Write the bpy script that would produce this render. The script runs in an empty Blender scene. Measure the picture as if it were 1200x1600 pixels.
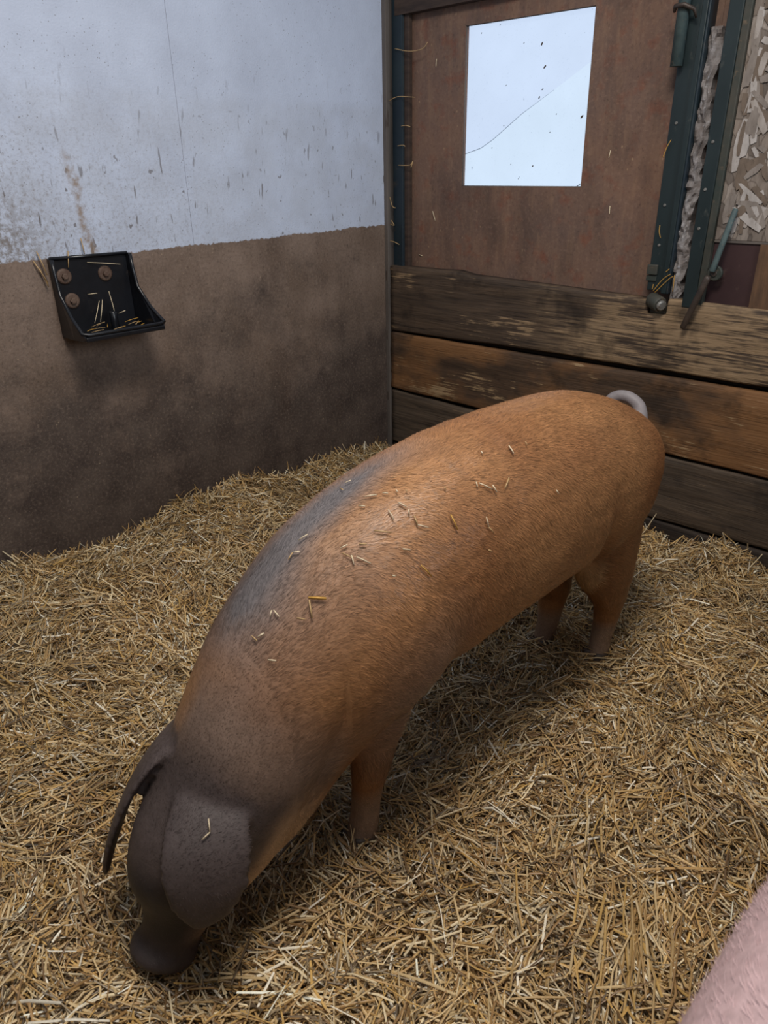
import bpy, bmesh, math, random
import numpy as np
from mathutils import Vector, Matrix
from mathutils.bvhtree import BVHTree

random.seed(7)
rng = np.random.default_rng(11)
scn = bpy.context.scene
COL = scn.collection

# ------------------------------------------------------------------ camera
CAM_R = np.array([[0.72364269, 0.68999676, -0.01567559],
                  [-0.28633306, 0.32080611, 0.90282712],
                  [-0.62797661, 0.64883581, -0.42971788]])   # rows: right, up, forward
CAM_C = np.array([2.47451776, -2.60419583, 1.35])
CAM_F = 1117.157
cd = bpy.data.cameras.new('camera')
cam = bpy.data.objects.new('camera', cd)
COL.objects.link(cam)
m3 = Matrix((CAM_R[0], CAM_R[1], -CAM_R[2])).transposed()
cam.matrix_world = Matrix.Translation(CAM_C) @ m3.to_4x4()
cd.sensor_fit = 'VERTICAL'
cd.sensor_height = 32.0
cd.sensor_width = 24.0
cd.lens = CAM_F / 1600 * 32.0
cd.clip_start = 0.02
cd.dof.use_dof = True
cd.dof.focus_distance = 1.9
cd.dof.aperture_fstop = 7.0
scn.camera = cam

# ------------------------------------------------------------------ light
scn.view_settings.view_transform = 'Standard'
scn.view_settings.look = 'None'
scn.view_settings.gamma = 1.0
scn.view_settings.use_curve_mapping = False
scn.view_settings.exposure = 0.0
world = bpy.data.worlds.new('overcast_daylight')
scn.world = world
world.use_nodes = True
bg = world.node_tree.nodes['Background']
bg.inputs['Color'].default_value = (0.80, 0.88, 1.0, 1)
bg.inputs['Strength'].default_value = 0.25


def area(name, loc, target, size, size_y, power, color):
    ld = bpy.data.lights.new(name, 'AREA')
    ld.shape = 'RECTANGLE'
    ld.size = size
    ld.size_y = size_y
    ld.energy = power
    ld.color = color
    o = bpy.data.objects.new(name, ld)
    COL.objects.link(o)
    o.location = loc
    d = Vector(target) - Vector(loc)
    o.rotation_euler = d.to_track_quat('-Z', 'Y').to_euler()
    return o


area('ceiling_lamp_offscreen', (1.92, -1.90, 3.0), (1.8, -1.75, 0.0), 0.8, 0.8, 64, (1.0, 0.93, 0.85))
area('aisle_doorway_offscreen', (5.2, -1.7, 2.2), (0.3, -1.0, 1.1), 1.2, 1.6, 70, (0.86, 0.93, 1.0))


def cam_ray(px, py):
    v = np.array([(px - 600) / CAM_F, (800 - py) / CAM_F, 1.0])
    d = CAM_R.T @ v
    return d / np.linalg.norm(d)


def onplane(px, py, yy):
    d = cam_ray(px, py)
    return CAM_C + d * (yy - CAM_C[1]) / d[1]


# ------------------------------------------------------------------ helpers
def lin(c):
    out = []
    for v in c:
        v = v / 255.0
        out.append(v / 12.92 if v <= 0.04045 else ((v + 0.055) / 1.055) ** 2.4)
    return tuple(out)


def lin4(c):
    return lin(c) + (1.0,)


def link(o, parent=None):
    COL.objects.link(o)
    if parent is not None:
        o.parent = parent
    return o


def obj(name, me, mat, parent=None):
    o = bpy.data.objects.new(name, me)
    if mat is not None:
        if me.materials:
            me.materials[0] = mat
        else:
            me.materials.append(mat)
    return link(o, parent)


def empty(name, loc=(0, 0, 0)):
    o = bpy.data.objects.new(name, None)
    o.location = loc
    o.empty_display_size = 0.05
    COL.objects.link(o)
    return o


def tag(o, label=None, cat=None, group=None, kind=None):
    if label:
        o['label'] = label
    if cat:
        o['category'] = cat
    if group:
        o['group'] = group
    if kind:
        o['kind'] = kind
    return o


def mesh_np(name, verts, faces, smooth=False):
    me = bpy.data.meshes.new(name)
    me.from_pydata([tuple(v) for v in verts], [], [tuple(f) for f in faces])
    me.update()
    if smooth:
        me.polygons.foreach_set('use_smooth', [True] * len(me.polygons))
    return me


def mesh_fast(name, verts, faces, smooth=False):
    """verts (n,3) float array, faces (m,k) int array with constant k"""
    me = bpy.data.meshes.new(name)
    n, (m, k) = len(verts), faces.shape
    me.vertices.add(n)
    me.vertices.foreach_set('co', np.asarray(verts, np.float32).ravel())
    me.loops.add(m * k)
    me.loops.foreach_set('vertex_index', faces.astype(np.int32).ravel())
    me.polygons.add(m)
    me.polygons.foreach_set('loop_start', np.arange(0, m * k, k, dtype=np.int32))
    me.polygons.foreach_set('loop_total', np.full(m, k, np.int32))
    me.update(calc_edges=True)
    if smooth:
        me.polygons.foreach_set('use_smooth', np.ones(m, bool))
    return me


def set_col(me, cols, name='tint'):
    a = me.attributes.new(name, 'FLOAT_COLOR', 'POINT')
    c = np.ones((len(me.vertices), 4), np.float32)
    c[:, :3] = cols
    a.data.foreach_set('color', c.ravel())


def bm_mesh(name, bm, smooth=False):
    bmesh.ops.recalc_face_normals(bm, faces=bm.faces[:])
    me = bpy.data.meshes.new(name)
    bm.to_mesh(me)
    bm.free()
    if smooth:
        me.polygons.foreach_set('use_smooth', [True] * len(me.polygons))
    return me


def bx(bm, x0, x1, y0, y1, z0, z1, bevel=0.0):
    r = bmesh.ops.create_cube(bm, size=1)
    vs = r['verts']
    bmesh.ops.scale(bm, vec=(abs(x1 - x0), abs(y1 - y0), abs(z1 - z0)), verts=vs)
    bmesh.ops.translate(bm, vec=((x0 + x1) / 2, (y0 + y1) / 2, (z0 + z1) / 2), verts=vs)
    if bevel > 0:
        es = list({e for v in vs for e in v.link_edges})
        bmesh.ops.bevel(bm, geom=es, offset=bevel, segments=2, affect='EDGES', profile=0.5)


def box_mesh(name, *a, bevel=0.0):
    bm = bmesh.new()
    bx(bm, *a, bevel=bevel)
    return bm_mesh(name, bm)


def frame_from(t):
    t = t / np.linalg.norm(t)
    a = np.array([0, 0, 1.0]) if abs(t[2]) < 0.9 else np.array([1.0, 0, 0])
    u = np.cross(a, t)
    u /= np.linalg.norm(u)
    return t, u, np.cross(t, u)


def tube(name, pts, radii, n=10, cap=True, smooth=True):
    pts = np.array(pts, float)
    if np.isscalar(radii):
        radii = [radii] * len(pts)
    V, Fc = [], []
    u = None
    for i, p in enumerate(pts):
        t = pts[min(i + 1, len(pts) - 1)] - pts[max(i - 1, 0)]
        t = t / np.linalg.norm(t)
        if u is None:
            _, u, v = frame_from(t)
        else:
            u = u - t * u.dot(t)
            u /= np.linalg.norm(u)
        v = np.cross(t, u)
        for k in range(n):
            a = 2 * math.pi * k / n
            V.append(p + radii[i] * (math.cos(a) * u + math.sin(a) * v))
    for i in range(len(pts) - 1):
        for k in range(n):
            Fc.append((i * n + k, i * n + (k + 1) % n, (i + 1) * n + (k + 1) % n, (i + 1) * n + k))
    if cap:
        Fc.append(tuple(range(n))[::-1])
        Fc.append(tuple((len(pts) - 1) * n + k for k in range(n)))
    me = mesh_np(name, V, Fc, smooth)
    if smooth and cap:
        for p in me.polygons[-2:]:
            p.use_smooth = False
    return me


def prism(name, poly, axis, a, b):
    """poly: 2D points; axis: 0 (poly is y,z) / 1 (poly is x,z); extruded from a to b"""
    n = len(poly)
    V = []
    for c in (a, b):
        for p in poly:
            V.append((c, p[0], p[1]) if axis == 0 else (p[0], c, p[1]))
    Fc = [tuple(range(n)), tuple(range(n, 2 * n))[::-1]]
    for i in range(n):
        Fc.append((i, i + n, (i + 1) % n + n, (i + 1) % n))
    me = mesh_np(name, V, Fc)
    bm = bmesh.new()
    bm.from_mesh(me)
    bmesh.ops.recalc_face_normals(bm, faces=bm.faces[:])
    bm.to_mesh(me)
    bm.free()
    return me


def vnoise(p, seed=0):
    """smooth value noise for (n,2) or (n,3) arrays, range about -1..1"""
    p = np.asarray(p, float)
    d = p.shape[1]
    i = np.floor(p).astype(np.int64)
    f = p - i
    f = f * f * (3 - 2 * f)
    out = np.zeros(len(p))
    primes = np.array([374761393, 668265263, 2147483647])[:d]
    for c in range(2 ** d):
        w = np.ones(len(p))
        q = np.full(len(p), seed * 1442695041, np.int64)
        for k in range(d):
            b = (c >> k) & 1
            w = w * (f[:, k] if b else 1 - f[:, k])
            q = q + (i[:, k] + b) * primes[k]
        q = (q ^ (q >> 13)) * 1274126177
        q = (q ^ (q >> 16)) & 0xFFFFFF
        out += w * (q / float(0x7FFFFF) - 1)
    return out


def fbm(p, octv=4, seed=0):
    p = np.asarray(p, float)
    a, s, o = 1.0, 0.0, np.zeros(len(p))
    for k in range(octv):
        o += a * vnoise(p, seed + k)
        s += a
        a *= 0.5
        p = p * 2.03
    return o / s


# ------------------------------------------------------------------ node helpers
class NT:
    def __init__(self, name):
        self.mat = bpy.data.materials.new(name)
        self.mat.use_nodes = True
        self.t = self.mat.node_tree
        self.t.nodes.clear()
        self.out = self.n('ShaderNodeOutputMaterial')
        self.b = self.n('ShaderNodeBsdfPrincipled')
        self.t.links.new(self.b.outputs[0], self.out.inputs[0])
        self._pos = None

    def n(self, typ, **kw):
        nd = self.t.nodes.new(typ)
        for k, v in kw.items():
            setattr(nd, k, v)
        return nd

    def l(self, a, b):
        self.t.links.new(a, b)

    def pos(self):
        if self._pos is None:
            self._pos = self.n('ShaderNodeNewGeometry').outputs['Position']
        return self._pos

    def mapped(self, scale=(1, 1, 1), rot=(0, 0, 0), loc=(0, 0, 0)):
        m = self.n('ShaderNodeMapping')
        m.inputs['Scale'].default_value = scale
        m.inputs['Rotation'].default_value = rot
        m.inputs['Location'].default_value = loc
        self.l(self.pos(), m.inputs['Vector'])
        return m.outputs[0]

    def noise(self, scale, detail=4, rough=0.55, vec=None, distort=0.0):
        nd = self.n('ShaderNodeTexNoise')
        nd.inputs['Scale'].default_value = scale
        nd.inputs['Detail'].default_value = detail
        nd.inputs['Roughness'].default_value = rough
        nd.inputs['Distortion'].default_value = distort
        self.l(vec if vec is not None else self.pos(), nd.inputs['Vector'])
        return nd.outputs['Fac']

    def voro(self, scale, vec=None, feature='F1', out='Distance'):
        nd = self.n('ShaderNodeTexVoronoi', feature=feature)
        nd.inputs['Scale'].default_value = scale
        self.l(vec if vec is not None else self.pos(), nd.inputs['Vector'])
        return nd.outputs[out]

    def ramp(self, fac, stops, interp='LINEAR'):
        nd = self.n('ShaderNodeValToRGB')
        nd.color_ramp.interpolation = interp
        el = nd.color_ramp.elements
        while len(el) < len(stops):
            el.new(0.5)
        for e, (p, c) in zip(el, stops):
            e.position = p
            e.color = c if len(c) == 4 else tuple(c) + (1,)
        self.l(fac, nd.inputs[0])
        return nd.outputs[0]

    def val(self, fac, a, b, lo=0.0, hi=1.0):
        nd = self.n('ShaderNodeMapRange')
        nd.inputs[1].default_value = a
        nd.inputs[2].default_value = b
        nd.inputs[3].default_value = lo
        nd.inputs[4].default_value = hi
        self.l(fac, nd.inputs[0])
        return nd.outputs[0]

    def math(self, op, a, b=None):
        nd = self.n('ShaderNodeMath', operation=op)
        for i, v in enumerate((a, b)):
            if v is None:
                continue
            if isinstance(v, (int, float)):
                nd.inputs[i].default_value = v
            else:
                self.l(v, nd.inputs[i])
        return nd.outputs[0]

    def mix(self, fac, a, b, mode='MIX'):
        nd = self.n('ShaderNodeMix', data_type='RGBA', blend_type=mode)
        for sock, v in ((nd.inputs[0], fac), (nd.inputs[6], a), (nd.inputs[7], b)):
            if isinstance(v, (int, float)):
                sock.default_value = v
            elif isinstance(v, tuple):
                sock.default_value = v if len(v) == 4 else v + (1,)
            else:
                self.l(v, sock)
        return nd.outputs[2]

    def xyz(self):
        nd = self.n('ShaderNodeSeparateXYZ')
        self.l(self.pos(), nd.inputs[0])
        return nd.outputs

    def bump(self, height, strength=0.3, dist=0.01):
        nd = self.n('ShaderNodeBump')
        nd.inputs['Strength'].default_value = strength
        nd.inputs['Distance'].default_value = dist
        self.l(height, nd.inputs['Height'])
        self.l(nd.outputs[0], self.b.inputs['Normal'])

    def base(self, c):
        if isinstance(c, tuple):
            self.b.inputs['Base Color'].default_value = c if len(c) == 4 else c + (1,)
        else:
            self.l(c, self.b.inputs['Base Color'])

    def rough(self, r, spec=None):
        if isinstance(r, (int, float)):
            self.b.inputs['Roughness'].default_value = r
        else:
            self.l(r, self.b.inputs['Roughness'])
        if spec is not None:
            self.b.inputs['Specular IOR Level'].default_value = spec


# ------------------------------------------------------------------ materials
def mat_wall():
    t = NT('painted_plaster')
    x, y, z = t.xyz()
    wob = t.noise(3.0, 3)
    zz = t.math('ADD', z, t.val(wob, 0.3, 0.7, -0.008, 0.008))
    zz = t.math('ADD', zz, t.val(t.noise(60, 2), 0.3, 0.7, -0.004, 0.004))
    zz = t.math('SUBTRACT', zz, t.val(y, -1.0, 0.0, 0.0, 0.018))
    up = t.val(zz, 1.111, 1.115)
    # whitewash with grime, fine pits and splashes
    white = t.mix(t.val(t.noise(5, 5), 0.35, 0.7), lin4((186, 196, 216)), lin4((174, 183, 202)))
    band = t.math('MULTIPLY', t.val(z, 1.62, 1.58), 0.22)
    white = t.mix(t.math('MULTIPLY', band, t.val(t.noise(9, 4), 0.3, 0.6)), white, lin4((150, 150, 152)))
    grime = t.math('MULTIPLY', t.val(y, -0.55, -1.75), t.val(z, 1.75, 1.13))
    grime = t.math('MULTIPLY', grime, t.val(t.noise(75, 6, 0.75), 0.50, 0.70))
    white = t.mix(grime, white, lin4((112, 98, 84)))
    pits = t.val(t.voro(70), 0.16, 0.10)
    pits = t.math('MULTIPLY', pits, t.val(t.noise(4, 3), 0.40, 0.55))
    white = t.mix(t.math('MULTIPLY', pits, 0.55), white, lin4((92, 86, 80)))
    streakv = t.mapped((30, 30, 6), (0.5, 0.0, 0.0))
    spl = t.val(t.noise(1.6, 2, 0.5, streakv), 0.66, 0.71)
    spl2 = t.val(t.noise(1.3, 2, 0.5, t.mapped((22, 26, 20), (1.1, 0.0, 0.0))), 0.69, 0.72)
    spl = t.math('MAXIMUM', spl, spl2)
    crust = t.math('MULTIPLY', t.math('MULTIPLY', t.val(y, -1.50, -1.70), t.val(z, 1.40, 1.18)), t.val(t.noise(38, 6, 0.75), 0.42, 0.56))
    white = t.mix(t.math('MULTIPLY', crust, 0.75), white, lin4((104, 92, 78)))
    spl = t.math('MULTIPLY', spl, t.val(z, 1.75, 1.3))
    white = t.mix(t.math('MULTIPLY', spl, 0.7), white, lin4((84, 74, 66)))
    # yellow-brown run above the drinker
    run = t.math('ABSOLUTE', t.math('ADD', y, t.math('ADD', t.val(z, 1.1, 1.5, 1.435, 1.475),
                                                    t.val(t.noise(14, 3), 0.3, 0.7, -0.012, 0.012))))
    run = t.math('MULTIPLY', t.val(run, 0.022, 0.004), t.val(z, 1.46, 1.36))
    run = t.math('MULTIPLY', run, t.val(t.noise(45, 4), 0.35, 0.6))
    white = t.mix(t.math('MULTIPLY', run, 0.75), white, lin4((128, 104, 76)))
    # brown coat below with a dark soiled lower zone
    brown = t.mix(t.val(t.noise(4.5, 5), 0.35, 0.65), lin4((124, 107, 96)), lin4((102, 86, 75)))
    stain_h = t.math('ADD', z, t.val(t.noise(2.6, 5, 0.62), 0.25, 0.75, -0.42, 0.42))
    stain_h = t.math('ADD', stain_h, t.val(t.noise(22, 5, 0.7), 0.25, 0.75, -0.10, 0.10))
    stain = t.val(stain_h, 0.90, 0.48)
    dark = t.mix(t.val(t.noise(7, 5, 0.65), 0.35, 0.7), lin4((58, 49, 46)), lin4((88, 77, 70)))
    brown = t.mix(t.math('MULTIPLY', stain, 0.93), brown, dark)
    drip = t.val(t.noise(5, 3, 0.5, t.mapped((1, 1.0, 0.12))), 0.55, 0.68)
    drip = t.math('MULTIPLY', drip, t.val(t.noise(3, 3), 0.42, 0.6))
    brown = t.mix(t.math('MULTIPLY', drip, 0.45), brown, lin4((70, 56, 48)))
    chip = t.val(t.voro(16, t.mapped((1, 1, 0.8))), 0.10, 0.05)
    chip = t.math('MULTIPLY', chip, t.val(t.noise(9, 2), 0.5, 0.56))
    brown = t.mix(t.math('MULTIPLY', chip, 0.6), brown, lin4((62, 52, 46)))
    pale = t.val(t.noise(2.1, 4, 0.6, t.mapped((1, 1, 1), loc=(4.2, 1.3, 0.4))), 0.63, 0.72)
    brown = t.mix(t.math('MULTIPLY', pale, 0.5), brown, lin4((140, 122, 104)))
    grain = t.noise(95, 5, 0.75)
    brown = t.mix(t.math('MULTIPLY', t.val(grain, 0.52, 0.66), 0.30), brown, lin4((150, 132, 118)))
    brown = t.mix(t.math('MULTIPLY', t.val(grain, 0.46, 0.34), 0.45), brown, lin4((48, 40, 36)))
    scuff = t.noise(1, 5, 0.7, t.mapped((8, 9, 22), (0.25, 0, 0)))
    brown = t.mix(t.math('MULTIPLY', t.val(scuff, 0.58, 0.70), 0.35), brown, lin4((64, 54, 50)))
    fleck = t.math('MULTIPLY', t.val(t.voro(34), 0.09, 0.05), t.val(t.noise(7, 2), 0.50, 0.56))
    brown = t.mix(t.math('MULTIPLY', fleck, 0.6), brown, lin4((172, 152, 126)))
    t.base(t.mix(up, brown, white))
    t.rough(t.val(up, 0, 1, 0.55, 0.85), 0.3)
    t.bump(t.math('ADD', t.noise(160, 3), t.math('MULTIPLY', t.noise(22, 4), 1.5)), 0.28, 0.004)
    return t.mat


def mat_wood(name, seed, dark, mid, light, accent=None, light_lo=0.55, light_side=None):
    t = NT(name)
    off = (seed * 3.7, seed * 1.3, seed * 2.1)
    g1 = t.noise(1, 6, 0.65, t.mapped((3.0, 8, 42), loc=off), 0.6)
    g2 = t.noise(1, 4, 0.6, t.mapped((7, 20, 150), loc=off))
    patch = t.noise(1, 5, 0.68, t.mapped((2.6, 3, 5.5), loc=off))
    c = t.mix(t.val(g1, 0.3, 0.7), dark + (1,), mid + (1,))
    if accent:
        a = t.noise(1, 4, 0.6, t.mapped((2.2, 2, 4.0), loc=(off[1], off[2], off[0])))
        c = t.mix(t.val(a, 0.46, 0.62), c, accent + (1,))
    pl = t.val(t.math('ADD', patch, t.math('MULTIPLY', t.math('SUBTRACT', g2, 0.5), 0.55)), light_lo, light_lo + 0.06)
    if light_side is not None:
        x, y, z = t.xyz()
        s = t.val(x, light_side[0], light_side[1])
        pl2 = t.val(t.math('ADD', patch, t.math('MULTIPLY', t.math('SUBTRACT', g2, 0.5), 0.7)), 0.45, 0.57)
        pl = t.math('MAXIMUM', pl, t.math('MULTIPLY', s, pl2))
    lt = t.mix(t.val(g2, 0.35, 0.65), tuple(v * 0.62 for v in light) + (1,), light + (1,))
    c = t.mix(pl, c, lt)
    c = t.mix(t.math('MULTIPLY', t.val(g2, 0.42, 0.30), 0.6), c, (0.012, 0.009, 0.008, 1))
    blk = t.noise(1, 4, 0.6, t.mapped((4.5, 4, 4.5), loc=(off[2], off[0], off[1])))
    c = t.mix(t.math('MULTIPLY', t.val(blk, 0.56, 0.66), 0.7), c, tuple(v * 0.55 for v in dark) + (1,))
    t.base(c)
    t.rough(0.72, 0.3)
    t.bump(t.math('ADD', t.math('MULTIPLY', g1, 0.7), g2), 0.55, 0.006)
    return t.mat


def mat_simple(name, c1, c2, scale=8, rough=0.6, spec=0.4, bump=0.2, metal=0.0, vscale=(1, 1, 1), c3=None):
    t = NT(name)
    v = t.mapped(vscale)
    n = t.noise(scale, 5, 0.6, v)
    c = t.mix(t.val(n, 0.35, 0.68), lin4(c1), lin4(c2))
    if c3:
        c = t.mix(t.val(t.noise(scale * 3.1, 5, 0.7, v), 0.60, 0.70), c, lin4(c3))
    t.base(c)
    t.rough(rough, spec)
    t.b.inputs['Metallic'].default_value = metal
    if bump:
        t.bump(t.noise(scale * 6, 4), bump, 0.003)
    return t.mat


def mat_tint(name, rough=0.5, spec=0.4, var=0.25, vscale=90):
    t = NT(name)
    a = t.n('ShaderNodeAttribute', attribute_name='tint')
    n = t.noise(vscale, 3)
    c = t.mix(t.val(n, 0.3, 0.7), a.outputs['Color'], t.mix(1.0, a.outputs['Color'], (1 - var, 1 - var, 1 - var, 1), 'MULTIPLY'))
    t.base(c)
    t.rough(rough, spec)
    return t


def mat_osb():
    t = NT('weathered_strand_board')
    warp = t.mapped((1, 1, 1))
    nz = t.n('ShaderNodeTexNoise')
    nz.inputs['Scale'].default_value = 9
    t.l(warp, nz.inputs['Vector'])
    add = t.n('ShaderNodeVectorMath', operation='MULTIPLY_ADD')
    t.l(nz.outputs['Color'], add.inputs[0])
    add.inputs[1].default_value = (0.10, 0.10, 0.10)
    t.l(t.pos(), add.inputs[2])
    mp = t.n('ShaderNodeMapping')
    mp.inputs['Scale'].default_value = (1.6, 1, 0.8)
    mp.inputs['Rotation'].default_value = (0, 0.6, 0)
    t.l(add.outputs[0], mp.inputs[0])
    cell = t.voro(15, mp.outputs[0], out='Color')
    edge = t.voro(15, mp.outputs[0], 'DISTANCE_TO_EDGE')
    sep = t.n('ShaderNodeSeparateColor')
    t.l(cell, sep.inputs[0])
    c = t.ramp(sep.outputs[0], [(0, lin((96, 88, 82))), (0.4, lin((140, 128, 118))), (0.7, lin((118, 108, 100))), (1, lin((168, 158, 150)))])
    fib = t.noise(1, 4, 0.6, t.mapped((120, 20, 24), (0, 0.5, 0)))
    c = t.mix(t.math('MULTIPLY', t.val(fib, 0.4, 0.7), 0.4), c, lin4((84, 74, 66)))
    c = t.mix(t.math('MULTIPLY', t.val(edge, 0.05, 0.0), 0.55), c, lin4((56, 46, 40)))
    t.base(c)
    t.rough(0.75, 0.3)
    t.bump(t.math('ADD', sep.outputs[1], t.math('MULTIPLY', fib, 0.4)), 0.5, 0.006)
    return t.mat


def mat_door():
    t = NT('brown_film_board')
    n = t.noise(3.2, 5, 0.6)
    c = t.mix(t.val(n, 0.35, 0.68), lin4((116, 90, 76)), lin4((100, 82, 74)))
    fl = t.voro(26, t.mapped((1.5, 1, 0.6)), out='Color')
    sep = t.n('ShaderNodeSeparateColor')
    t.l(fl, sep.inputs[0])
    c = t.mix(t.math('MULTIPLY', t.val(sep.outputs[0], 0.35, 1.0), 0.15), c, lin4((146, 114, 88)))
    drip = t.noise(1, 5, 0.62, t.mapped((26, 1, 3.0)))
    c = t.mix(t.math('MULTIPLY', t.val(drip, 0.52, 0.74), 0.5), c, lin4((146, 116, 92)))
    red = t.noise(14, 4, 0.6)
    c = t.mix(t.math('MULTIPLY', t.val(red, 0.54, 0.70), 0.5), c, lin4((122, 68, 48)))
    dk = t.noise(1, 4, 0.6, t.mapped((5, 1, 2.2), loc=(3, 0, 1)))
    c = t.mix(t.math('MULTIPLY', t.val(dk, 0.50, 0.72), 0.65), c, lin4((72, 58, 52)))
    gr = t.noise(80, 5, 0.75)
    c = t.mix(t.math('MULTIPLY', t.val(gr, 0.54, 0.68), 0.35), c, lin4((150, 122, 104)))
    c = t.mix(t.math('MULTIPLY', t.val(gr, 0.44, 0.32), 0.45), c, lin4((58, 44, 38)))
    chip = t.math('MULTIPLY', t.val(t.voro(30, t.mapped((1, 1, 0.6), (0, 0.5, 0))), 0.10, 0.06), t.val(t.noise(8, 2), 0.50, 0.56))
    c = t.mix(t.math('MULTIPLY', chip, 0.6), c, lin4((164, 136, 106)))
    t.base(c)
    t.rough(0.6, 0.3)
    t.bump(t.noise(60, 4), 0.3, 0.003)
    return t.mat


def mat_pane(name, col, strength, dirt):
    t = NT(name)
    n = t.noise(3.5, 4, 0.6)
    c = t.mix(t.val(n, 0.35, 0.7), col + (1,), tuple(v * 0.93 for v in col) + (1,))
    sp = t.val(t.voro(46), 0.09, 0.05)
    sp = t.math('MULTIPLY', sp, t.val(t.noise(6, 3), 0.50, 0.60))
    big = t.val(t.voro(11, t.mapped((1.4, 1, 0.8), (0, 0.4, 0))), 0.055, 0.04)
    big = t.math('MULTIPLY', big, t.val(t.noise(4, 2), 0.5, 0.55))
    sp = t.math('MAXIMUM', t.math('MULTIPLY', sp, 0.45), t.math('MULTIPLY', big, 0.8))
    sp = t.math('MULTIPLY', sp, dirt)
    fine = t.val(t.noise(150, 3, 0.7), 0.62, 0.75)
    sp = t.math('MAXIMUM', sp, t.math('MULTIPLY', fine, 0.16))
    c = t.mix(sp, c, lin4((60, 80, 105)))
    t.base(lin4((60, 65, 70)))
    t.rough(0.4, 0.3)
    t.l(c, t.b.inputs['Emission Color'])
    t.b.inputs['Emission Strength'].default_value = strength
    return t.mat


M = {}
M['wall'] = mat_wall()
M['straw_floor'] = mat_simple('trodden_straw_litter', (132, 104, 66), (108, 84, 52), 14, 0.9, 0.1, 0.6, vscale=(1, 1, 1), c3=(150, 120, 78))
_t = mat_tint('straw_stalk', 0.42, 0.45, 0.2, 160)
M['straw'] = _t.mat
M['plank1'] = mat_wood('worn_oak', 1, lin((54, 45, 39)), lin((92, 76, 62)), lin((150, 126, 98)), None, 0.60, (0.75, 1.25))
M['plank2'] = mat_wood('peeling_varnish_oak', 2, lin((56, 44, 35)), lin((90, 70, 54)), lin((164, 138, 104)), lin((126, 90, 58)), 0.63)
M['plank3'] = mat_wood('grey_worn_oak', 3, lin((56, 48, 42)), lin((98, 84, 70)), lin((140, 116, 88)), None, 0.66)
M['plank4'] = mat_wood('soiled_oak', 4, lin((40, 34, 30)), lin((66, 56, 48)), lin((104, 88, 68)), None, 0.7)
M['gap'] = mat_simple('old_backing_timber', (84, 72, 62), (66, 57, 50), 8, 0.9, 0.1, 0)
M['door'] = mat_door()
M['beam'] = mat_simple('dark_timber', (52, 42, 38), (72, 58, 50), 4, 0.7, 0.3, 0.4, vscale=(3, 3, 14))
M['steel'] = mat_simple('dark_green_painted_steel', (24, 36, 38), (34, 46, 48), 6, 0.42, 0.5, 0.1, vscale=(1, 1, 0.5), c3=(66, 70, 66))
M['steel_blue'] = mat_simple('blue_green_painted_steel', (20, 34, 44), (30, 44, 50), 5, 0.45, 0.5, 0.1, c3=(52, 50, 46))
M['steel_rust'] = mat_simple('rusted_green_steel', (46, 54, 50), (70, 66, 58), 9, 0.6, 0.4, 0.3, c3=(98, 84, 68))
M['tube_green'] = mat_simple('chalky_green_paint', (84, 100, 100), (62, 78, 80), 20, 0.55, 0.4, 0.2, c3=(112, 106, 94))
M['iron'] = mat_simple('bare_dark_iron', (58, 50, 46), (82, 70, 62), 18, 0.5, 0.5, 0.3, metal=0.3)
M['galv'] = mat_simple('dull_galvanised_steel', (112, 110, 106), (140, 138, 134), 16, 0.45, 0.5, 0.2, metal=0.4, c3=(96, 84, 70))
M['foam'] = mat_simple('weathered_filler_foam', (142, 138, 138), (112, 104, 100), 22, 0.8, 0.3, 0.6, c3=(176, 176, 180))
M['channel'] = mat_simple('grey_weathered_channel', (82, 76, 72), (104, 96, 90), 6, 0.6, 0.4, 0.2, vscale=(1, 1, 0.3), c3=(70, 60, 54))
M['osb'] = mat_osb()
M['maroon'] = mat_simple('maroon_film_board', (52, 36, 38), (64, 46, 46), 5, 0.45, 0.4, 0.1, c3=(78, 62, 58))
M['brown_strip'] = mat_simple('brown_timber', (104, 78, 58), (82, 62, 48), 10, 0.7, 0.3, 0.3, vscale=(8, 1, 1))
M['enamel'] = mat_simple('black_enamel', (14, 15, 19), (22, 24, 29), 10, 0.30, 0.5, 0.08, c3=(40, 36, 34))
M['rustbolt'] = mat_simple('rusty_bolt', (74, 54, 44), (98, 80, 68), 30, 0.65, 0.4, 0.4)
M['pane_up'] = mat_pane('cold_lit_plastic_sheet', lin((205, 222, 247)), 1.0, 1.0)
M['pane_dn'] = mat_pane('bright_lit_plastic_sheet', lin((210, 229, 250)), 1.0, 0.9)
M['crack'] = mat_simple('grimy_crack', (120, 140, 165), (90, 105, 125), 30, 0.6, 0.3, 0)
M['hoof'] = mat_simple('dark_horn', (58, 50, 46), (80, 68, 58), 30, 0.5, 0.4, 0.3)
M['eye'] = mat_simple('dark_wet_eye', (18, 12, 10), (26, 18, 14), 30, 0.1, 0.6, 0)

# ------------------------------------------------------------------ structure: floor heights
LW_Y = np.array([-3.4, -2.6, -1.977, -1.752, -1.549, -1.351, -1.165, -1.048, -0.90, -0.761, -0.488, -0.135, 0.0])
LW_Z = np.array([0.10, 0.10, 0.100, 0.092, 0.092, 0.112, 0.142, 0.168, 0.145, 0.105, 0.08, 0.045, 0.035])


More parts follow.
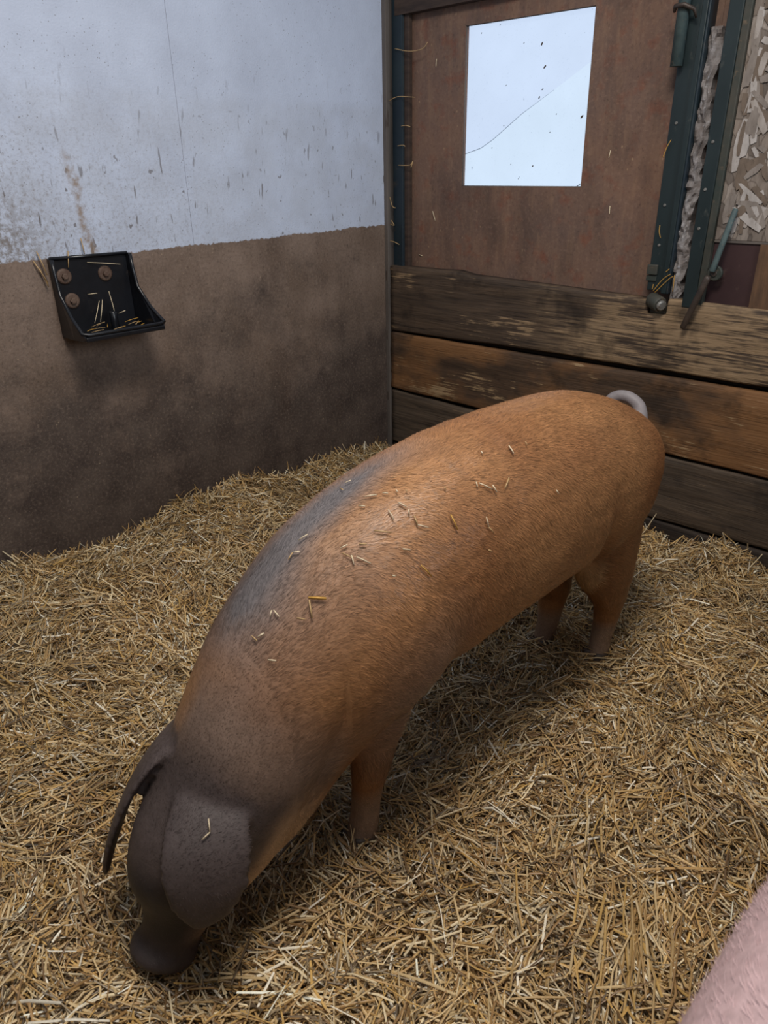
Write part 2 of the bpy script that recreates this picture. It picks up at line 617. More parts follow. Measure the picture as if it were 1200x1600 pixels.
def straw_top(x, y):
    x = np.asarray(x, float)
    y = np.asarray(y, float)
    wallz = np.interp(y, LW_Y, LW_Z)
    fall = np.clip(1 - x / 0.75, 0, 1)
    h = wallz * fall * fall * (3 - 2 * fall)
    back = np.clip(1 + y / 0.35, 0, 1)
    h = h + 0.028 * back * back * np.clip((x - 0.9) / 0.5, 0, 1)
    h = h + 0.05 * np.exp(-(((x - 1.75) / 0.11) ** 2 + ((y + 0.08) / 0.12) ** 2))
    # trodden hollow near the other pig and hummocks around the feet
    h = h - 0.05 * np.exp(-(((x - 2.35) / 0.30) ** 2 + ((y + 1.75) / 0.45) ** 2))
    for fx, fy in ((1.640, -1.835), (1.470, -1.875), (1.700, -0.885), (1.545, -0.940)):
        h = h + 0.022 * np.exp(-((x - fx) ** 2 + (y - fy) ** 2) / 0.10 ** 2)
    p = np.stack([x, y], -1).reshape(-1, 2)
    nz = fbm(p * 3.1, 3, 5).reshape(x.shape) * 0.036 + vnoise(p * 11, 9).reshape(x.shape) * 0.017 + vnoise(p * 27, 19).reshape(x.shape) * 0.007
    return h + nz


def build_floor():
    nx, ny = 150, 150
    xs = np.linspace(0.0, 3.02, nx)
    ys = np.linspace(-3.5, 0.0, ny)
    X, Y = np.meshgrid(xs, ys, indexing='ij')
    Z = straw_top(X, Y) - 0.022
    V = np.stack([X, Y, Z], -1).reshape(-1, 3)
    i, j = np.meshgrid(np.arange(nx - 1), np.arange(ny - 1), indexing='ij')
    a = (i * ny + j).ravel()
    Fc = np.stack([a, a + ny, a + ny + 1, a + 1], -1)
    o = obj('floor', mesh_fast('floor', V, Fc, True), M['straw_floor'])
    tag(o, 'trodden brown straw litter covering the pen floor', 'floor', kind='structure')


build_floor()


# left wall: two painted slabs with a hairline joint, on a backing
def build_wall_left():
    w = empty('wall_left')
    tag(w, 'plastered wall, whitewashed above and brown and soiled below', 'wall', kind='structure')
    for (y0, y1) in ((-4.2, -1.0420), (-1.0410, 0.0)):
        obj('panel', box_mesh('panel', -0.12, 0.0, y0, y1, -0.3, 2.9, bevel=0.0008), M['wall'], w)
    obj('joint_filler', box_mesh('joint_filler', -0.11, -0.0015, -1.0422, -1.0408, 1.116, 2.9), M['gap'], w)
    obj('joint_filler', box_mesh('joint_filler', -0.11, -0.0006, -1.0422, -1.0408, -0.3, 1.115), M['wall'], w)


build_wall_left()


# unseen plank partitions, added to shade the near right corner of the pen
def partition(name, label, x0, x1, y0, y1):
    w = empty(name)
    tag(w, label, 'wall', kind='structure')
    for k in range(5):
        z0 = -0.15 + k * 0.29
        obj('plank', box_mesh('plank', x0, x1, y0, y1, z0, z0 + 0.28, bevel=0.006), M['plank3'], w)


partition('shade_wall_right', 'unseen plank partition added to shade the pen on the doorway side', 3.02, 3.07, -3.50, -0.02)
partition('shade_wall_front', 'unseen plank partition added to shade the front of the pen', 0.02, 3.00, -3.55, -3.50)


# ------------------------------------------------------------------ plank wall
def plank(name, x0, x1, zb, zt, yf, th, mat, parent, seed, cuts=()):
    """zb, zt: functions of x giving lower and upper edge; yf front face y"""
    xs = list(np.linspace(x0, x1, 110)) + list(cuts)
    xs = np.array(sorted(xs))
    nf = 9
    r = 0.009
    V = []
    for x in xs:
        b, t = zb(x), zt(x)
        sec = [(yf + th, b), (yf + r, b), (yf + 0.003, b + 0.003), (yf, b + r)]
        sec += [(yf, b + r + (t - b - 2 * r) * k / (nf + 1)) for k in range(1, nf + 1)]
        sec += [(yf, t - r), (yf + 0.003, t - 0.003), (yf + r, t), (yf + th, t)]
        V += [(x, s[0], s[1]) for s in sec]
    V = np.array(V)
    ns = len(V) // len(xs)
    d = fbm(V * np.array([3.5, 1, 22]), 4, seed) * 0.006 + fbm(V * np.array([9, 4, 60]), 2, seed + 8) * 0.002
    inner = np.ones(len(V))
    inner[0::ns] = 0
    inner[ns - 1::ns] = 0
    V[:, 1] += d * inner
    V[:, 2] += inner * fbm(V[:, :2] * np.array([6, 1]), 3, seed + 3) * 0.004
    Fc = []
    for i in range(len(xs) - 1):
        for k in range(ns):
            k2 = (k + 1) % ns
            Fc.append((i * ns + k, (i + 1) * ns + k, (i + 1) * ns + k2, i * ns + k2))
    Fc.append(tuple(range(ns)))
    Fc.append(tuple((len(xs) - 1) * ns + k for k in range(ns))[::-1])
    me = mesh_np(name, V, Fc, True)
    bm = bmesh.new()
    bm.from_mesh(me)
    bmesh.ops.recalc_face_normals(bm, faces=bm.faces[:])
    bm.to_mesh(me)
    bm.free()
    return obj(name, me, mat, parent)


WB = empty('wall_back')
tag(WB, 'lower stall wall of wide weathered oak planks laid flat', 'wall', kind='structure')


def p1_top(x):
    base = np.interp(x, [0.0, 0.3, 0.42, 0.5, 1.28, 1.31, 1.40, 2.6], [0.948, 0.946, 0.950, 0.938, 0.917, 0.910, 0.924, 0.905])
    if 1.3145 < x < 1.3865:
        base = 0.868
    return base


CUTS = (1.313, 1.3140, 1.3150, 1.317, 1.384, 1.386, 1.387, 1.390)
plank('plank', 0.024, 2.9, lambda x: np.interp(x, [0, .35, 1, 1.8, 3], [0.641, 0.650, 0.664, 0.668, 0.672]), p1_top,
      0.0, 0.05, M['plank1'], WB, 21, CUTS)
plank('plank', 0.026, 2.9, lambda x: np.interp(x, [0, .4, 1, 1.8, 3], [0.356, 0.352, 0.352, 0.352, 0.350]),
      lambda x: np.interp(x, [0, .4, 1, 1.8, 3], [0.636, 0.634, 0.640, 0.648, 0.650]), -0.004, 0.05, M['plank2'], WB, 33)
plank('plank', 0.026, 2.9, lambda x: np.interp(x, [0, 1, 1.8, 3], [0.066, 0.070, 0.080, 0.085]),
      lambda x: np.interp(x, [0, .4, 1, 1.8, 3], [0.343, 0.334, 0.343, 0.341, 0.340]), 0.0, 0.05, M['plank3'], WB, 47)
plank('plank', 0.026, 2.9, lambda x: -0.21, lambda x: np.interp(x, [0, 1.8, 3], [0.056, 0.070, 0.075]), 0.002, 0.05, M['plank4'], WB, 55)
obj('backing', box_mesh('backing', 0.0, 2.9, 0.052, 0.07, -0.3, 0.86), M['gap'], WB)

# corner channel the planks slide into
CH = empty('trim_1')
tag(CH, 'narrow grey upright channel in the wall corner', 'trim', kind='structure')
obj('flange', box_mesh('flange', 0.0, 0.022, -0.012, 0.004, -0.25, 2.8, bevel=0.002), M['channel'], CH)
obj('web', box_mesh('web', 0.0, 0.004, 0.0, 0.09, -0.25, 2.8), M['channel'], CH)
_b = []
for z in (0.90, 0.62, 0.31):
    obj('slot', box_mesh('slot', 0.006, 0.011, -0.0128, -0.011, z - 0.022, z + 0.022, bevel=0.0005), M['iron'], CH)

# ------------------------------------------------------------------ upper door with window
DY = 0.06
DOOR = empty('door_1')
tag(DOOR, 'brown board door with a bright square pane set in it', 'door', kind='structure')
WIN = [(0.391, 1.864), (0.955, 1.857), (0.961, 1.286), (0.391, 1.289)]


def door_panel():
    x0, x1, z0, z1 = 0.045, 1.40, 0.86, 2.35
    outer = [(x0, z1), (x1, z1), (x1, z0), (x0, z0)]
    V = []
    for y in (DY, DY + 0.022):
        V += [(p[0], y, p[1]) for p in outer] + [(p[0], y, p[1]) for p in WIN]
    Fc = []
    for i in range(4):
        j = (i + 1) % 4
        Fc.append((i, j, j + 4, i + 4))
        Fc.append((i + 8, i + 12, j + 12, j + 8))
        Fc.append((i + 4, j + 4, j + 12, i + 12))
        Fc.append((i, i + 8, j + 8, j))
    me = mesh_np('board', V, Fc)
    bm = bmesh.new()
    bm.from_mesh(me)
    bmesh.ops.recalc_face_normals(bm, faces=bm.faces[:])
    bm.to_mesh(me)
    bm.free()
    return obj('board', me, M['door'], DOOR)


door_panel()
yp = DY + 0.016
CRK = [(0.36, 1.405), (0.47, 1.432), (0.53, 1.462), (0.66, 1.545), (0.80, 1.618), (0.99, 1.72)]
W1 = empty('window_1')
tag(W1, 'cracked translucent square pane glowing with cold daylight', 'window', kind='structure')
up_poly = [(0.36, 1.90), (0.99, 1.90)] + CRK[::-1]
dn_poly = CRK + [(0.99, 1.25), (0.36, 1.25)]
o = obj('pane', prism('pane', up_poly, 1, yp + 0.008, yp + 0.011), M['pane_up'], W1)
o['label'] = 'cold bluish upper shard of the cracked pane'
o = obj('pane', prism('pane', dn_poly, 1, yp + 0.008, yp + 0.011), M['pane_dn'], W1)
o['label'] = 'brighter lower shard of the cracked pane'
obj('crack', tube('crack', [(p[0], yp + 0.0075, p[1]) for p in CRK[:5]], [0.0011, 0.0011, 0.001, 0.0008, 0.0003], 6), M['crack'], W1)
obj('corner_crack', tube('corner_crack', [(0.925, yp + 0.0075, 1.284), (0.948, yp + 0.0075, 1.297), (0.962, yp + 0.0075, 1.335)], 0.0016, 6), M['crack'], W1)
for k, (cx_, cy_) in enumerate(((516, 133), (525, 202), (518, 270), (508, 295), (637, 353), (488, 502), (422, 497), (401, 380), (408, 258), (560, 345), (390, 75), (365, 447), (445, 540), (540, 400), (462, 130), (334, 100))):
    P_ = onplane(580 + cx_ / 1.935, cy_ / 1.935, yp + 0.007)
    b2 = bmesh.new()
    bmesh.ops.create_icosphere(b2, subdivisions=1, radius=1.0)
    r_ = (0.0075, 0.008, 0.005, 0.006, 0.008, 0.005)[k] if k < 6 else 0.0032
    bmesh.ops.scale(b2, vec=(r_ * 0.5, 0.0012, r_), verts=b2.verts)
    bmesh.ops.rotate(b2, matrix=Matrix.Rotation(0.5 + 0.3 * (k % 3), 3, 'Y'), verts=b2.verts)
    bmesh.ops.translate(b2, vec=tuple(P_), verts=b2.verts)
    obj('dirt_fleck', bm_mesh('dirt_fleck', b2), M['hoof'], W1)
# thin pale edging on the sawn opening
for a, b in ((0, 1), (1, 2), (2, 3), (3, 0)):
    pa, pb = WIN[a], WIN[b]
    obj('edging', tube('edging', [(pa[0], DY + 0.006, pa[1]), (pb[0], DY + 0.006, pb[1])], 0.0028, 6), M['channel'], W1)

# beam over the door
obj('top_beam', prism('top_beam', [(0.045, 1.935), (0.50, 1.935), (1.30, 1.945), (1.30, 2.08), (0.045, 2.08)], 1, 0.02, DY - 0.001), M['beam'], DOOR)


# steel uprights
def post(label, mat, parts):
    e = empty('steel_post', (parts[0][1][0], 0, 0.9))
    tag(e, label, 'post')
    for nm, a, mm in parts:
        o = obj(nm, box_mesh(nm, *a, bevel=0.003), mm, e)
        o.matrix_parent_inverse = Matrix.Translation(-Vector(e.location))
    return e


post('dark blue-green steel post in the wall corner beside the brown door', M['steel_blue'],
     [('front_flange', (0.026, 0.085, 0.022, 0.030, 0.935, 2.75), M['steel_blue']),
      ('side_flange', (0.077, 0.085, 0.030, 0.058, 0.935, 2.75), M['steel_blue']),
      ('stop_strip', (0.085, 0.112, 0.034, 0.058, 0.935, 2.75), M['beam'])])
p2 = post('green steel post carrying a pale hinge tube, beside the filler strip', M['steel'],
          [('front_flange', (1.296, 1.352, 0.012, 0.022, 0.945, 2.75), M['steel']),
           ('side_flange', (1.352, 1.372, 0.004, 0.022, 0.938, 2.75), M['steel']),
           ('web', (1.372, 1.380, 0.004, 0.075, 0.938, 2.75), M['steel_blue'])])


def pchild(e, o):
    o.parent = e
    o.matrix_parent_inverse = Matrix.Translation(-Vector(e.location))
    return o


pchild(p2, obj('hinge_tube', tube('hinge_tube', [(1.302, -0.010, 1.64), (1.302, -0.010, 2.7)], 0.019, 14), M['tube_green']))
pchild(p2, obj('clip', tube('clip', [(1.270, -0.004, 1.792), (1.285, -0.034, 1.800), (1.315, -0.040, 1.800), (1.340, -0.020, 1.788), (1.346, -0.010, 1.765)], [0.005, 0.007, 0.007, 0.006, 0.003], 8), M['iron']))
pchild(p2, obj('latch_plate', box_mesh('latch_plate', 1.292, 1.330, 0.000, 0.012, 1.00, 1.035, bevel=0.003), M['steel_rust']))
pchild(p2, obj('latch_slot', box_mesh('latch_slot', 1.290, 1.328, 0.0065, 0.0125, 0.978, 0.998, bevel=0.002), M['steel_rust']))
for z in (1.23, 1.48, 1.10):
    pchild(p2, obj('rivet', tube('rivet', [(1.32, 0.013, z), (1.32, 0.008, z)], [0.006, 0.004], 8), M['galv']))
p3 = post('green steel post standing against the grey strand board', M['steel'],
          [('front_flange', (1.437, 1.482, 0.0, 0.010, 0.90, 2.75), M['steel']),
           ('side_flange', (1.482, 1.506, 0.003, 0.034, 0.90, 2.75), M['steel_rust']),
           ('web', (1.437, 1.443, 0.010, 0.075, 0.90, 2.75), M['steel_blue'])])
for z in (1.42, 1.28, 1.16):
    pchild(p3, obj('rivet', tube('rivet', [(1.455, 0.001, z), (1.455, -0.004, z)], [0.006, 0.004], 8), M['galv']))


# crumbling filler between the two posts
def filler():
    n, k = 90, 9
    zs = np.linspace(0.90, 1.74, n)
    V = []
    for i, z in enumerate(zs):
        xl = 1.381
        xr = 1.422 + 0.006 * math.sin(z * 31) + 0.007 * (vnoise(np.array([[z * 40, 3.0]]), 4)[0])
        for j in range(k):
            f = j / (k - 1)
            y = 0.026 - 0.010 * math.sin(f * math.pi) + 0.010 * vnoise(np.array([[z * 55, f * 5]]), 14)[0]
            V.append((xl + (xr - xl) * f, y, z))
    V2 = [(v[0], 0.06, v[2]) for v in V]
    Fc = []
    N = len(V)
    for i in range(n - 1):
        for j in range(k - 1):
            a = i * k + j
            Fc.append((a, a + 1, a + k + 1, a + k))
            Fc.append((a + N, a + k + N, a + k + 1 + N, a + 1 + N))
        a, b = i * k, i * k + k - 1
        Fc.append((a, a + k, a + k + N, a + N))
        Fc.append((b, b + N, b + k + N, b + k))
    for j in range(k - 1):
        Fc.append((j, j + N, j + 1 + N, j + 1))
        a = (n - 1) * k + j
        Fc.append((a, a + 1, a + 1 + N, a + N))
    o = obj('filler_strip', mesh_np('filler_strip', V + V2, Fc, False), M['foam'])
    tag(o, 'crumbling whitish filler packed between two green steel posts', 'filler')


filler()
o = obj('gap_board', box_mesh('gap_board', 1.381, 1.436, 0.062, 0.075, 0.86, 2.6), M['door'])
tag(o, 'brown timber showing behind the gap between the green posts', 'board')
o = obj('strand_board', box_mesh('strand_board', 1.507, 2.9, 0.016, 0.034, 1.126, 2.7, bevel=0.002), M['osb'])
tag(o, 'grey weathered strand board above the maroon board', 'board')
SB = o
STRAND_M = [mat_simple('wood_strand_%s' % nm, c1, c2, 14, 0.75, 0.3, 0.3, vscale=(3, 1, 1), c3=c3) for nm, c1, c2, c3 in
            (('grey', (136, 127, 120), (116, 107, 100), (90, 80, 72)), ('pale', (164, 156, 150), (142, 132, 124), (112, 100, 90)),
             ('brown', (112, 98, 86), (96, 84, 74), (72, 62, 54)), ('light', (178, 172, 168), (150, 143, 138), (120, 110, 104)))]
fr = random.Random(12)
STR_ME = []
for mi in range(12):
    L, W = fr.uniform(0.05, 0.11), fr.uniform(0.014, 0.034)
    top = [(-L / 2, -W * fr.uniform(0.2, 0.5)), (-L * 0.2, -W * fr.uniform(0.42, 0.55)), (L * 0.25, -W * fr.uniform(0.4, 0.55)), (L / 2, -W * fr.uniform(0.1, 0.5)),
           (L / 2 * fr.uniform(0.8, 1), W * fr.uniform(0.2, 0.5)), (0, W * fr.uniform(0.42, 0.55)), (-L / 2 * fr.uniform(0.8, 1), W * fr.uniform(0.2, 0.5))]
    for mm in range(4):
        me = prism('strand', top, 1, -0.0012, 0.0012)
        me.materials.append(STRAND_M[mm])
        STR_ME.append(me)
for k in range(290):
    x = fr.uniform(1.528, 1.86)
    z = fr.uniform(1.18, 1.92)
    so = bpy.data.objects.new('strand', fr.choice(STR_ME))
    so.location = (x, 0.0150 - 0.0000110 * k, z)
    so.rotation_euler = (fr.uniform(-0.012, 0.012), fr.gauss(math.pi / 2, 0.12) if x < 1.57 else fr.choice((fr.gauss(1.2, 0.6), fr.uniform(0, math.pi))), fr.uniform(-0.012, 0.012))
    link(so, SB)
mb = empty('maroon_board', (1.5, 0.03, 0.88))
tag(mb, 'dark maroon board set above the top plank behind the lever', 'board')
for nm, a, mm in (('sheet', (1.507, 1.655, 0.022, 0.040, 0.88, 1.118), M['maroon']),
                  ('timber_strip', (1.656, 1.74, 0.014, 0.040, 0.88, 1.118), M['brown_strip']),
                  ('sheet', (1.741, 2.9, 0.022, 0.040, 0.88, 1.118), M['maroon']),
                  ('top_edge', (1.507, 2.9, 0.016, 0.036, 1.118, 1.1255), M['channel'])):
    pchild(mb, obj(nm, box_mesh(nm, *a, bevel=0.001), mm))

# roller in the notch
rl = empty('hinge_roller', (1.348, 0.02, 0.868))
tag(rl, 'round steel hinge pin sitting in the notch of the top plank', 'hinge')
pchild(rl, obj('barrel', tube('barrel', [(1.322, 0.006, 0.914), (1.326, 0.004, 0.914), (1.366, -0.018, 0.904), (1.370, -0.020, 0.903)], [0.024, 0.027, 0.027, 0.024], 24), M['steel_rust']))
pchild(rl, obj('pin_end', tube('pin_end', [(1.366, -0.018, 0.904), (1.378, -0.0245, 0.901), (1.380, -0.0256, 0.9005)], [0.018, 0.018, 0.013], 16), M['galv']))
pchild(rl, obj('saddle', box_mesh('saddle', 1.320, 1.380, 0.008, 0.045, 0.866, 0.90, bevel=0.004), M['steel_rust']))

# lever
lv = empty('latch_lever', (1.50, -0.02, 0.82))
tag(lv, 'long iron latch lever with chalky green handle leaning over the top plank', 'lever')


A = onplane(1150, 326, -0.010)
B = onplane(1112, 425, -0.030)
Cc = onplane(1066, 513, -0.028)
pchild(lv, obj('handle', tube('handle', [A, A + (B - A) * 0.03, B - (B - A) * 0.02, B], [0.0075, 0.0092, 0.0100, 0.008], 12), M['tube_green']))
B2 = onplane(1107, 431, -0.030)
pchild(lv, obj('lower_rod', tube('lower_rod', [B2, B2 + (Cc - B2) * 0.05, Cc - (Cc - B2) * 0.03, Cc], [0.008, 0.0115, 0.0105, 0.007], 12), M['iron']))
D = onplane(1117, 427, -0.012)
pchild(lv, obj('pivot_washer', tube('pivot_washer', [D + np.array([0, 0.010, 0]), D + np.array([0, 0.006, 0]), D + np.array([0, -0.004, 0]), D + np.array([0, -0.006, 0])], [0.022, 0.025, 0.025, 0.022], 20), M['steel_rust']))
pchild(lv, obj('pivot_bolt', tube('pivot_bolt', [D + np.array([0, 0.033, 0]), D + np.array([0, -0.012, 0])], 0.009, 10), M['iron']))


# ------------------------------------------------------------------ drinker bowl on the left wall
def build_feeder():
    e = empty('drinker_bowl', (0.0, -1.455, 0.82))
    tag(e, 'black enamelled drinker bowl bolted to the plaster wall', 'bowl')
    y0, y1 = -1.588, -1.325
    th = 0.007
    prof = [(0.0, 1.112), (0.030, 1.110), (0.034, 1.06), (0.046, 1.000), (0.110, 0.935), (0.178, 0.893), (0.180, 0.876), (0.150, 0.868), (0.085, 0.862), (0.0, 0.862)]

    def side(y, s):
        """side plate with flared front edge"""
        V, n = [], len(prof)
        for yy in (y, y + s * th):
            for (x, z) in prof:
                fl = s * (0.012 if x > 0.02 and z > 0.88 else 0.0)
                V.append((x + 0.001, yy + fl * (x / 0.18) + s * 0.0, z))
        Fc = [tuple(range(n)), tuple(range(n, 2 * n))[::-1]]
        for i in range(n):
            j = (i + 1) % n
            Fc.append((i, i + n, j + n, j))
        me = mesh_np('side_plate', V, Fc)
        bm = bmesh.new()
        bm.from_mesh(me)
        bmesh.ops.recalc_face_normals(bm, faces=bm.faces[:])
        bm.to_mesh(me)
        bm.free()
        return me
    pchild(e, obj('side_plate', side(y0, -1), M['enamel']))
    pchild(e, obj('side_plate', side(y1, 1), M['enamel']))
    pchild(e, obj('back_plate', box_mesh('back_plate', 0.001, 0.009, y0, y1, 0.862, 1.112, bevel=0.002), M['enamel']))
    # curved bottom and front lip as one swept sheet
    sweep = [(0.008, 0.869), (0.05, 0.869), (0.10, 0.870), (0.150, 0.873), (0.172, 0.880), (0.176, 0.893)]
    V, Fc = [], []
    for k, off in enumerate((0.0, -0.008)):
        for (x, z) in sweep:
            xo = x + (0.008 if k and x > 0.16 else 0)
            zo = z + (off if x <= 0.16 else 0)
            V.append((xo, y0 - 0.006 * (x / 0.18), zo))
            V.append((xo, y1 + 0.006 * (x / 0.18), zo))
    n = len(sweep)
    for i in range(n - 1):
        a = 2 * i
        Fc.append((a, a + 1, a + 3, a + 2))
        Fc.append((a + 2 * n, a + 2 + 2 * n, a + 3 + 2 * n, a + 1 + 2 * n))
        Fc.append((a, a + 2, a + 2 + 2 * n, a + 2 * n))
        Fc.append((a + 1, a + 1 + 2 * n, a + 3 + 2 * n, a + 3))
    Fc.append((0, 2 * n, 2 * n + 1, 1))
    Fc.append((2 * n - 2, 2 * n - 1, 4 * n - 1, 4 * n - 2))
    me = mesh_np('trough', V, Fc)
    pchild(e, obj('trough', me, M['enamel']))
    # rolled rim running down one side, along the lip and up the other
    rim = []
    ys = lambda x, s: (y0 - 0.003 if s < 0 else y1 + 0.003) + s * (0.012 * x / 0.18)
    for (x, z) in prof[1:6]:
        rim.append((x, ys(x, -1), z))
    for f in (0.06, 0.5, 0.94):
        rim.append((0.184, y0 - 0.012 + f * (y1 - y0 + 0.024), 0.890))
    for (x, z) in prof[5:0:-1]:
        rim.append((x, ys(x, 1), z))
    pchild(e, obj('rim', tube('rim', rim, 0.0062, 10), M['enamel']))
    pchild(e, obj('top_rim', tube('top_rim', [(0.012, y0 - 0.004, 1.112), (0.012, y1 + 0.004, 1.110)], 0.006, 8), M['enamel']))
    pchild(e, obj('lip_band', box_mesh('lip_band', 0.178, 0.190, y0 - 0.010, y1 + 0.010, 0.868, 0.884, bevel=0.004), M['enamel']))
    for (px, py) in ((100, 432), (164, 427), (113, 470)):
        d = cam_ray(px, py)
        P = CAM_C + d * (0.010 - CAM_C[0]) / d[0]
        w = pchild(e, obj('bolt_washer', tube('bolt_washer', [P + np.array([-0.004, 0, 0]), P + np.array([0.003, 0, 0]), P + np.array([0.005, 0, 0])], [0.025, 0.025, 0.019], 18), M['rustbolt']))
        h = obj('bolt_head', tube('bolt_head', [P + np.array([0.004, 0, 0]), P + np.array([0.013, 0, 0]), P + np.array([0.015, 0, 0])], [0.011, 0.011, 0.008], 6, smooth=False), M['rustbolt'])
        h.parent = w
    pchild(e, obj('nozzle', tube('nozzle', [(0.075, -1.440, 0.935), (0.075, -1.440, 0.930), (0.078, -1.440, 0.852)], [0.010, 0.013, 0.015], 12), M['enamel']))
    return e


build_feeder()


# ------------------------------------------------------------------ pigs
def catmull(P, n):
    P = np.array(P, float)
    out = []
    m = len(P)
    for i in range(m - 1):
        p0, p1, p2, p3 = P[max(i - 1, 0)], P[i], P[i + 1], P[min(i + 2, m - 1)]
        for k in range(n):
            t = k / n
            out.append(0.5 * (2 * p1 + (p2 - p0) * t + (2 * p0 - 5 * p1 + 4 * p2 - p3) * t * t + (3 * p1 - p0 - 3 * p2 + p3) * t ** 3))
    out.append(P[-1])
    return np.array(out)


def loft(bm, rings):
    prev = None
    vs = []
    for r in rings:
        cur = [bm.verts.new(tuple(p)) for p in r]
        if prev:
            n = len(cur)
            for k in range(n):
                bm.faces.new((prev[k], prev[(k + 1) % n], cur[(k + 1) % n], cur[k]))
        else:
            bm.faces.new(cur[::-1])
        prev = cur
    bm.faces.new(prev)


def trunk(bm, secs, n=36):
    """secs rows: x, y, z, tilt(deg, down positive, heading -y), half width, up, down, squareness"""
    S = catmull(secs, 5)
    rings = []
    for x, y, z, ph, w, hu, hd, e in S:
        a = math.radians(ph)
        U = np.array([0, -math.sin(a), math.cos(a)])
        c = np.array([x, y, z])
        w, hu, hd = max(w, 0.004), max(hu, 0.004), max(hd, 0.004)
        ring = []
        for k in range(n):
            th = 2 * math.pi * k / n
            cx, sy = math.cos(th), math.sin(th)
            px = math.copysign(abs(cx) ** e, cx) * w
            py = math.copysign(abs(sy) ** e, sy) * (hu if sy > 0 else hd)
            ring.append(c + np.array([px, 0, 0]) + U * py)
        rings.append(ring)
    loft(bm, rings)


def limb(bm, rows, n=18):
    """rows: x, y, z, rx (side), ry (fore-aft); rings perpendicular to the path in the yz plane"""
    S = catmull(rows, 4)
    rings = []
    for i, (x, y, z, rx, ry) in enumerate(S):
        a, b = S[max(i - 1, 0)][:3], S[min(i + 1, len(S) - 1)][:3]
        t = b - a
        t /= np.linalg.norm(t)
        X = np.array([1.0, 0, 0])
        X = X - t * t.dot(X)
        X /= np.linalg.norm(X)
        Yv = np.cross(t, X)
        rings.append([np.array([x, y, z]) + rx * math.cos(2 * math.pi * k / n) * X + ry * math.sin(2 * math.pi * k / n) * Yv for k in range(n)])
    loft(bm, rings)


def flap(bm, rows, nrm, n=16):
    """ear: rows x,y,z,width,thickness ; nrm outward normal, one vector per row or single"""
    rows = np.array(rows, float)
    nr = np.array(nrm, float)
    if nr.ndim == 1:
        nr = np.repeat(nr[None], len(rows), 0)
    S = catmull(np.hstack([rows, nr]), 5)
    rings = []
    for i, r in enumerate(S):
        a, b = S[max(i - 1, 0)][:3], S[min(i + 1, len(S) - 1)][:3]
        t = b - a
        t /= np.linalg.norm(t)
        N = r[5:8] - t * t.dot(r[5:8])
        N /= np.linalg.norm(N)
        Wv = np.cross(t, N)
        ring = []
        for k in range(n):
            th = 2 * math.pi * k / n
            c, s = math.cos(th), math.sin(th)
            bend = -0.06 * r[3] * c * c
            ring.append(r[:3] + Wv * r[3] * c + N * (r[4] * s + bend))
        rings.append(ring)
    loft(bm, rings)
    out = []
    for ring in rings:
        for k in range(n // 2 + 1):
            for f in (0.0, 0.5, 1.0):
                out.append(ring[k] * (1 - f) + ring[(n - k) % n] * f)
    # also the flat inside of the flap
    for ring in rings:
        mid = sum(ring) / n
        out += [mid + (p - mid) * f for p in ring for f in (0.35, 0.7)]
    return np.array(out)


def curl(bm, pts, radii, n=14):
    P = catmull(np.hstack([np.array(pts, float), np.array(radii)[:, None]]), 6)
    rings = []
    u = None
    for i in range(len(P)):
        t = P[min(i + 1, len(P) - 1)][:3] - P[max(i - 1, 0)][:3]
        t /= np.linalg.norm(t)
        if u is None:
            _, u, _ = frame_from(t)
        u = u - t * u.dot(t)
        u /= np.linalg.norm(u)
        v = np.cross(t, u)
        rings.append([P[i][:3] + P[i][3] * (math.cos(2 * math.pi * k / n) * u + math.sin(2 * math.pi * k / n) * v) for k in range(n)])
    loft(bm, rings)


def fuse(name, bm, voxel, iters):
    me = bm_mesh(name + '_raw', bm)
    o = bpy.data.objects.new(name + '_raw', me)
    COL.objects.link(o)
    r = o.modifiers.new('remesh', 'REMESH')
    r.mode = 'VOXEL'
    r.voxel_size = voxel
    s = o.modifiers.new('smooth', 'SMOOTH')
    s.factor = 0.5
    s.iterations = iters
    dg = bpy.context.evaluated_depsgraph_get()
    dg.update()
    out = bpy.data.meshes.new_from_object(o.evaluated_get(dg))
    out.name = name
    bpy.data.objects.remove(o)
    bpy.data.meshes.remove(me)
    out.polygons.foreach_set('use_smooth', np.ones(len(out.polygons), bool))
    return out


def coords(me):
    a = np.empty(len(me.vertices) * 3, np.float32)
    me.vertices.foreach_get('co', a)
    return a.reshape(-1, 3).astype(float)


def vnormals(me):
    a = np.empty(len(me.vertices) * 3, np.float32)
    me.vertices.foreach_get('normal', a)
    return a.reshape(-1, 3).astype(float)


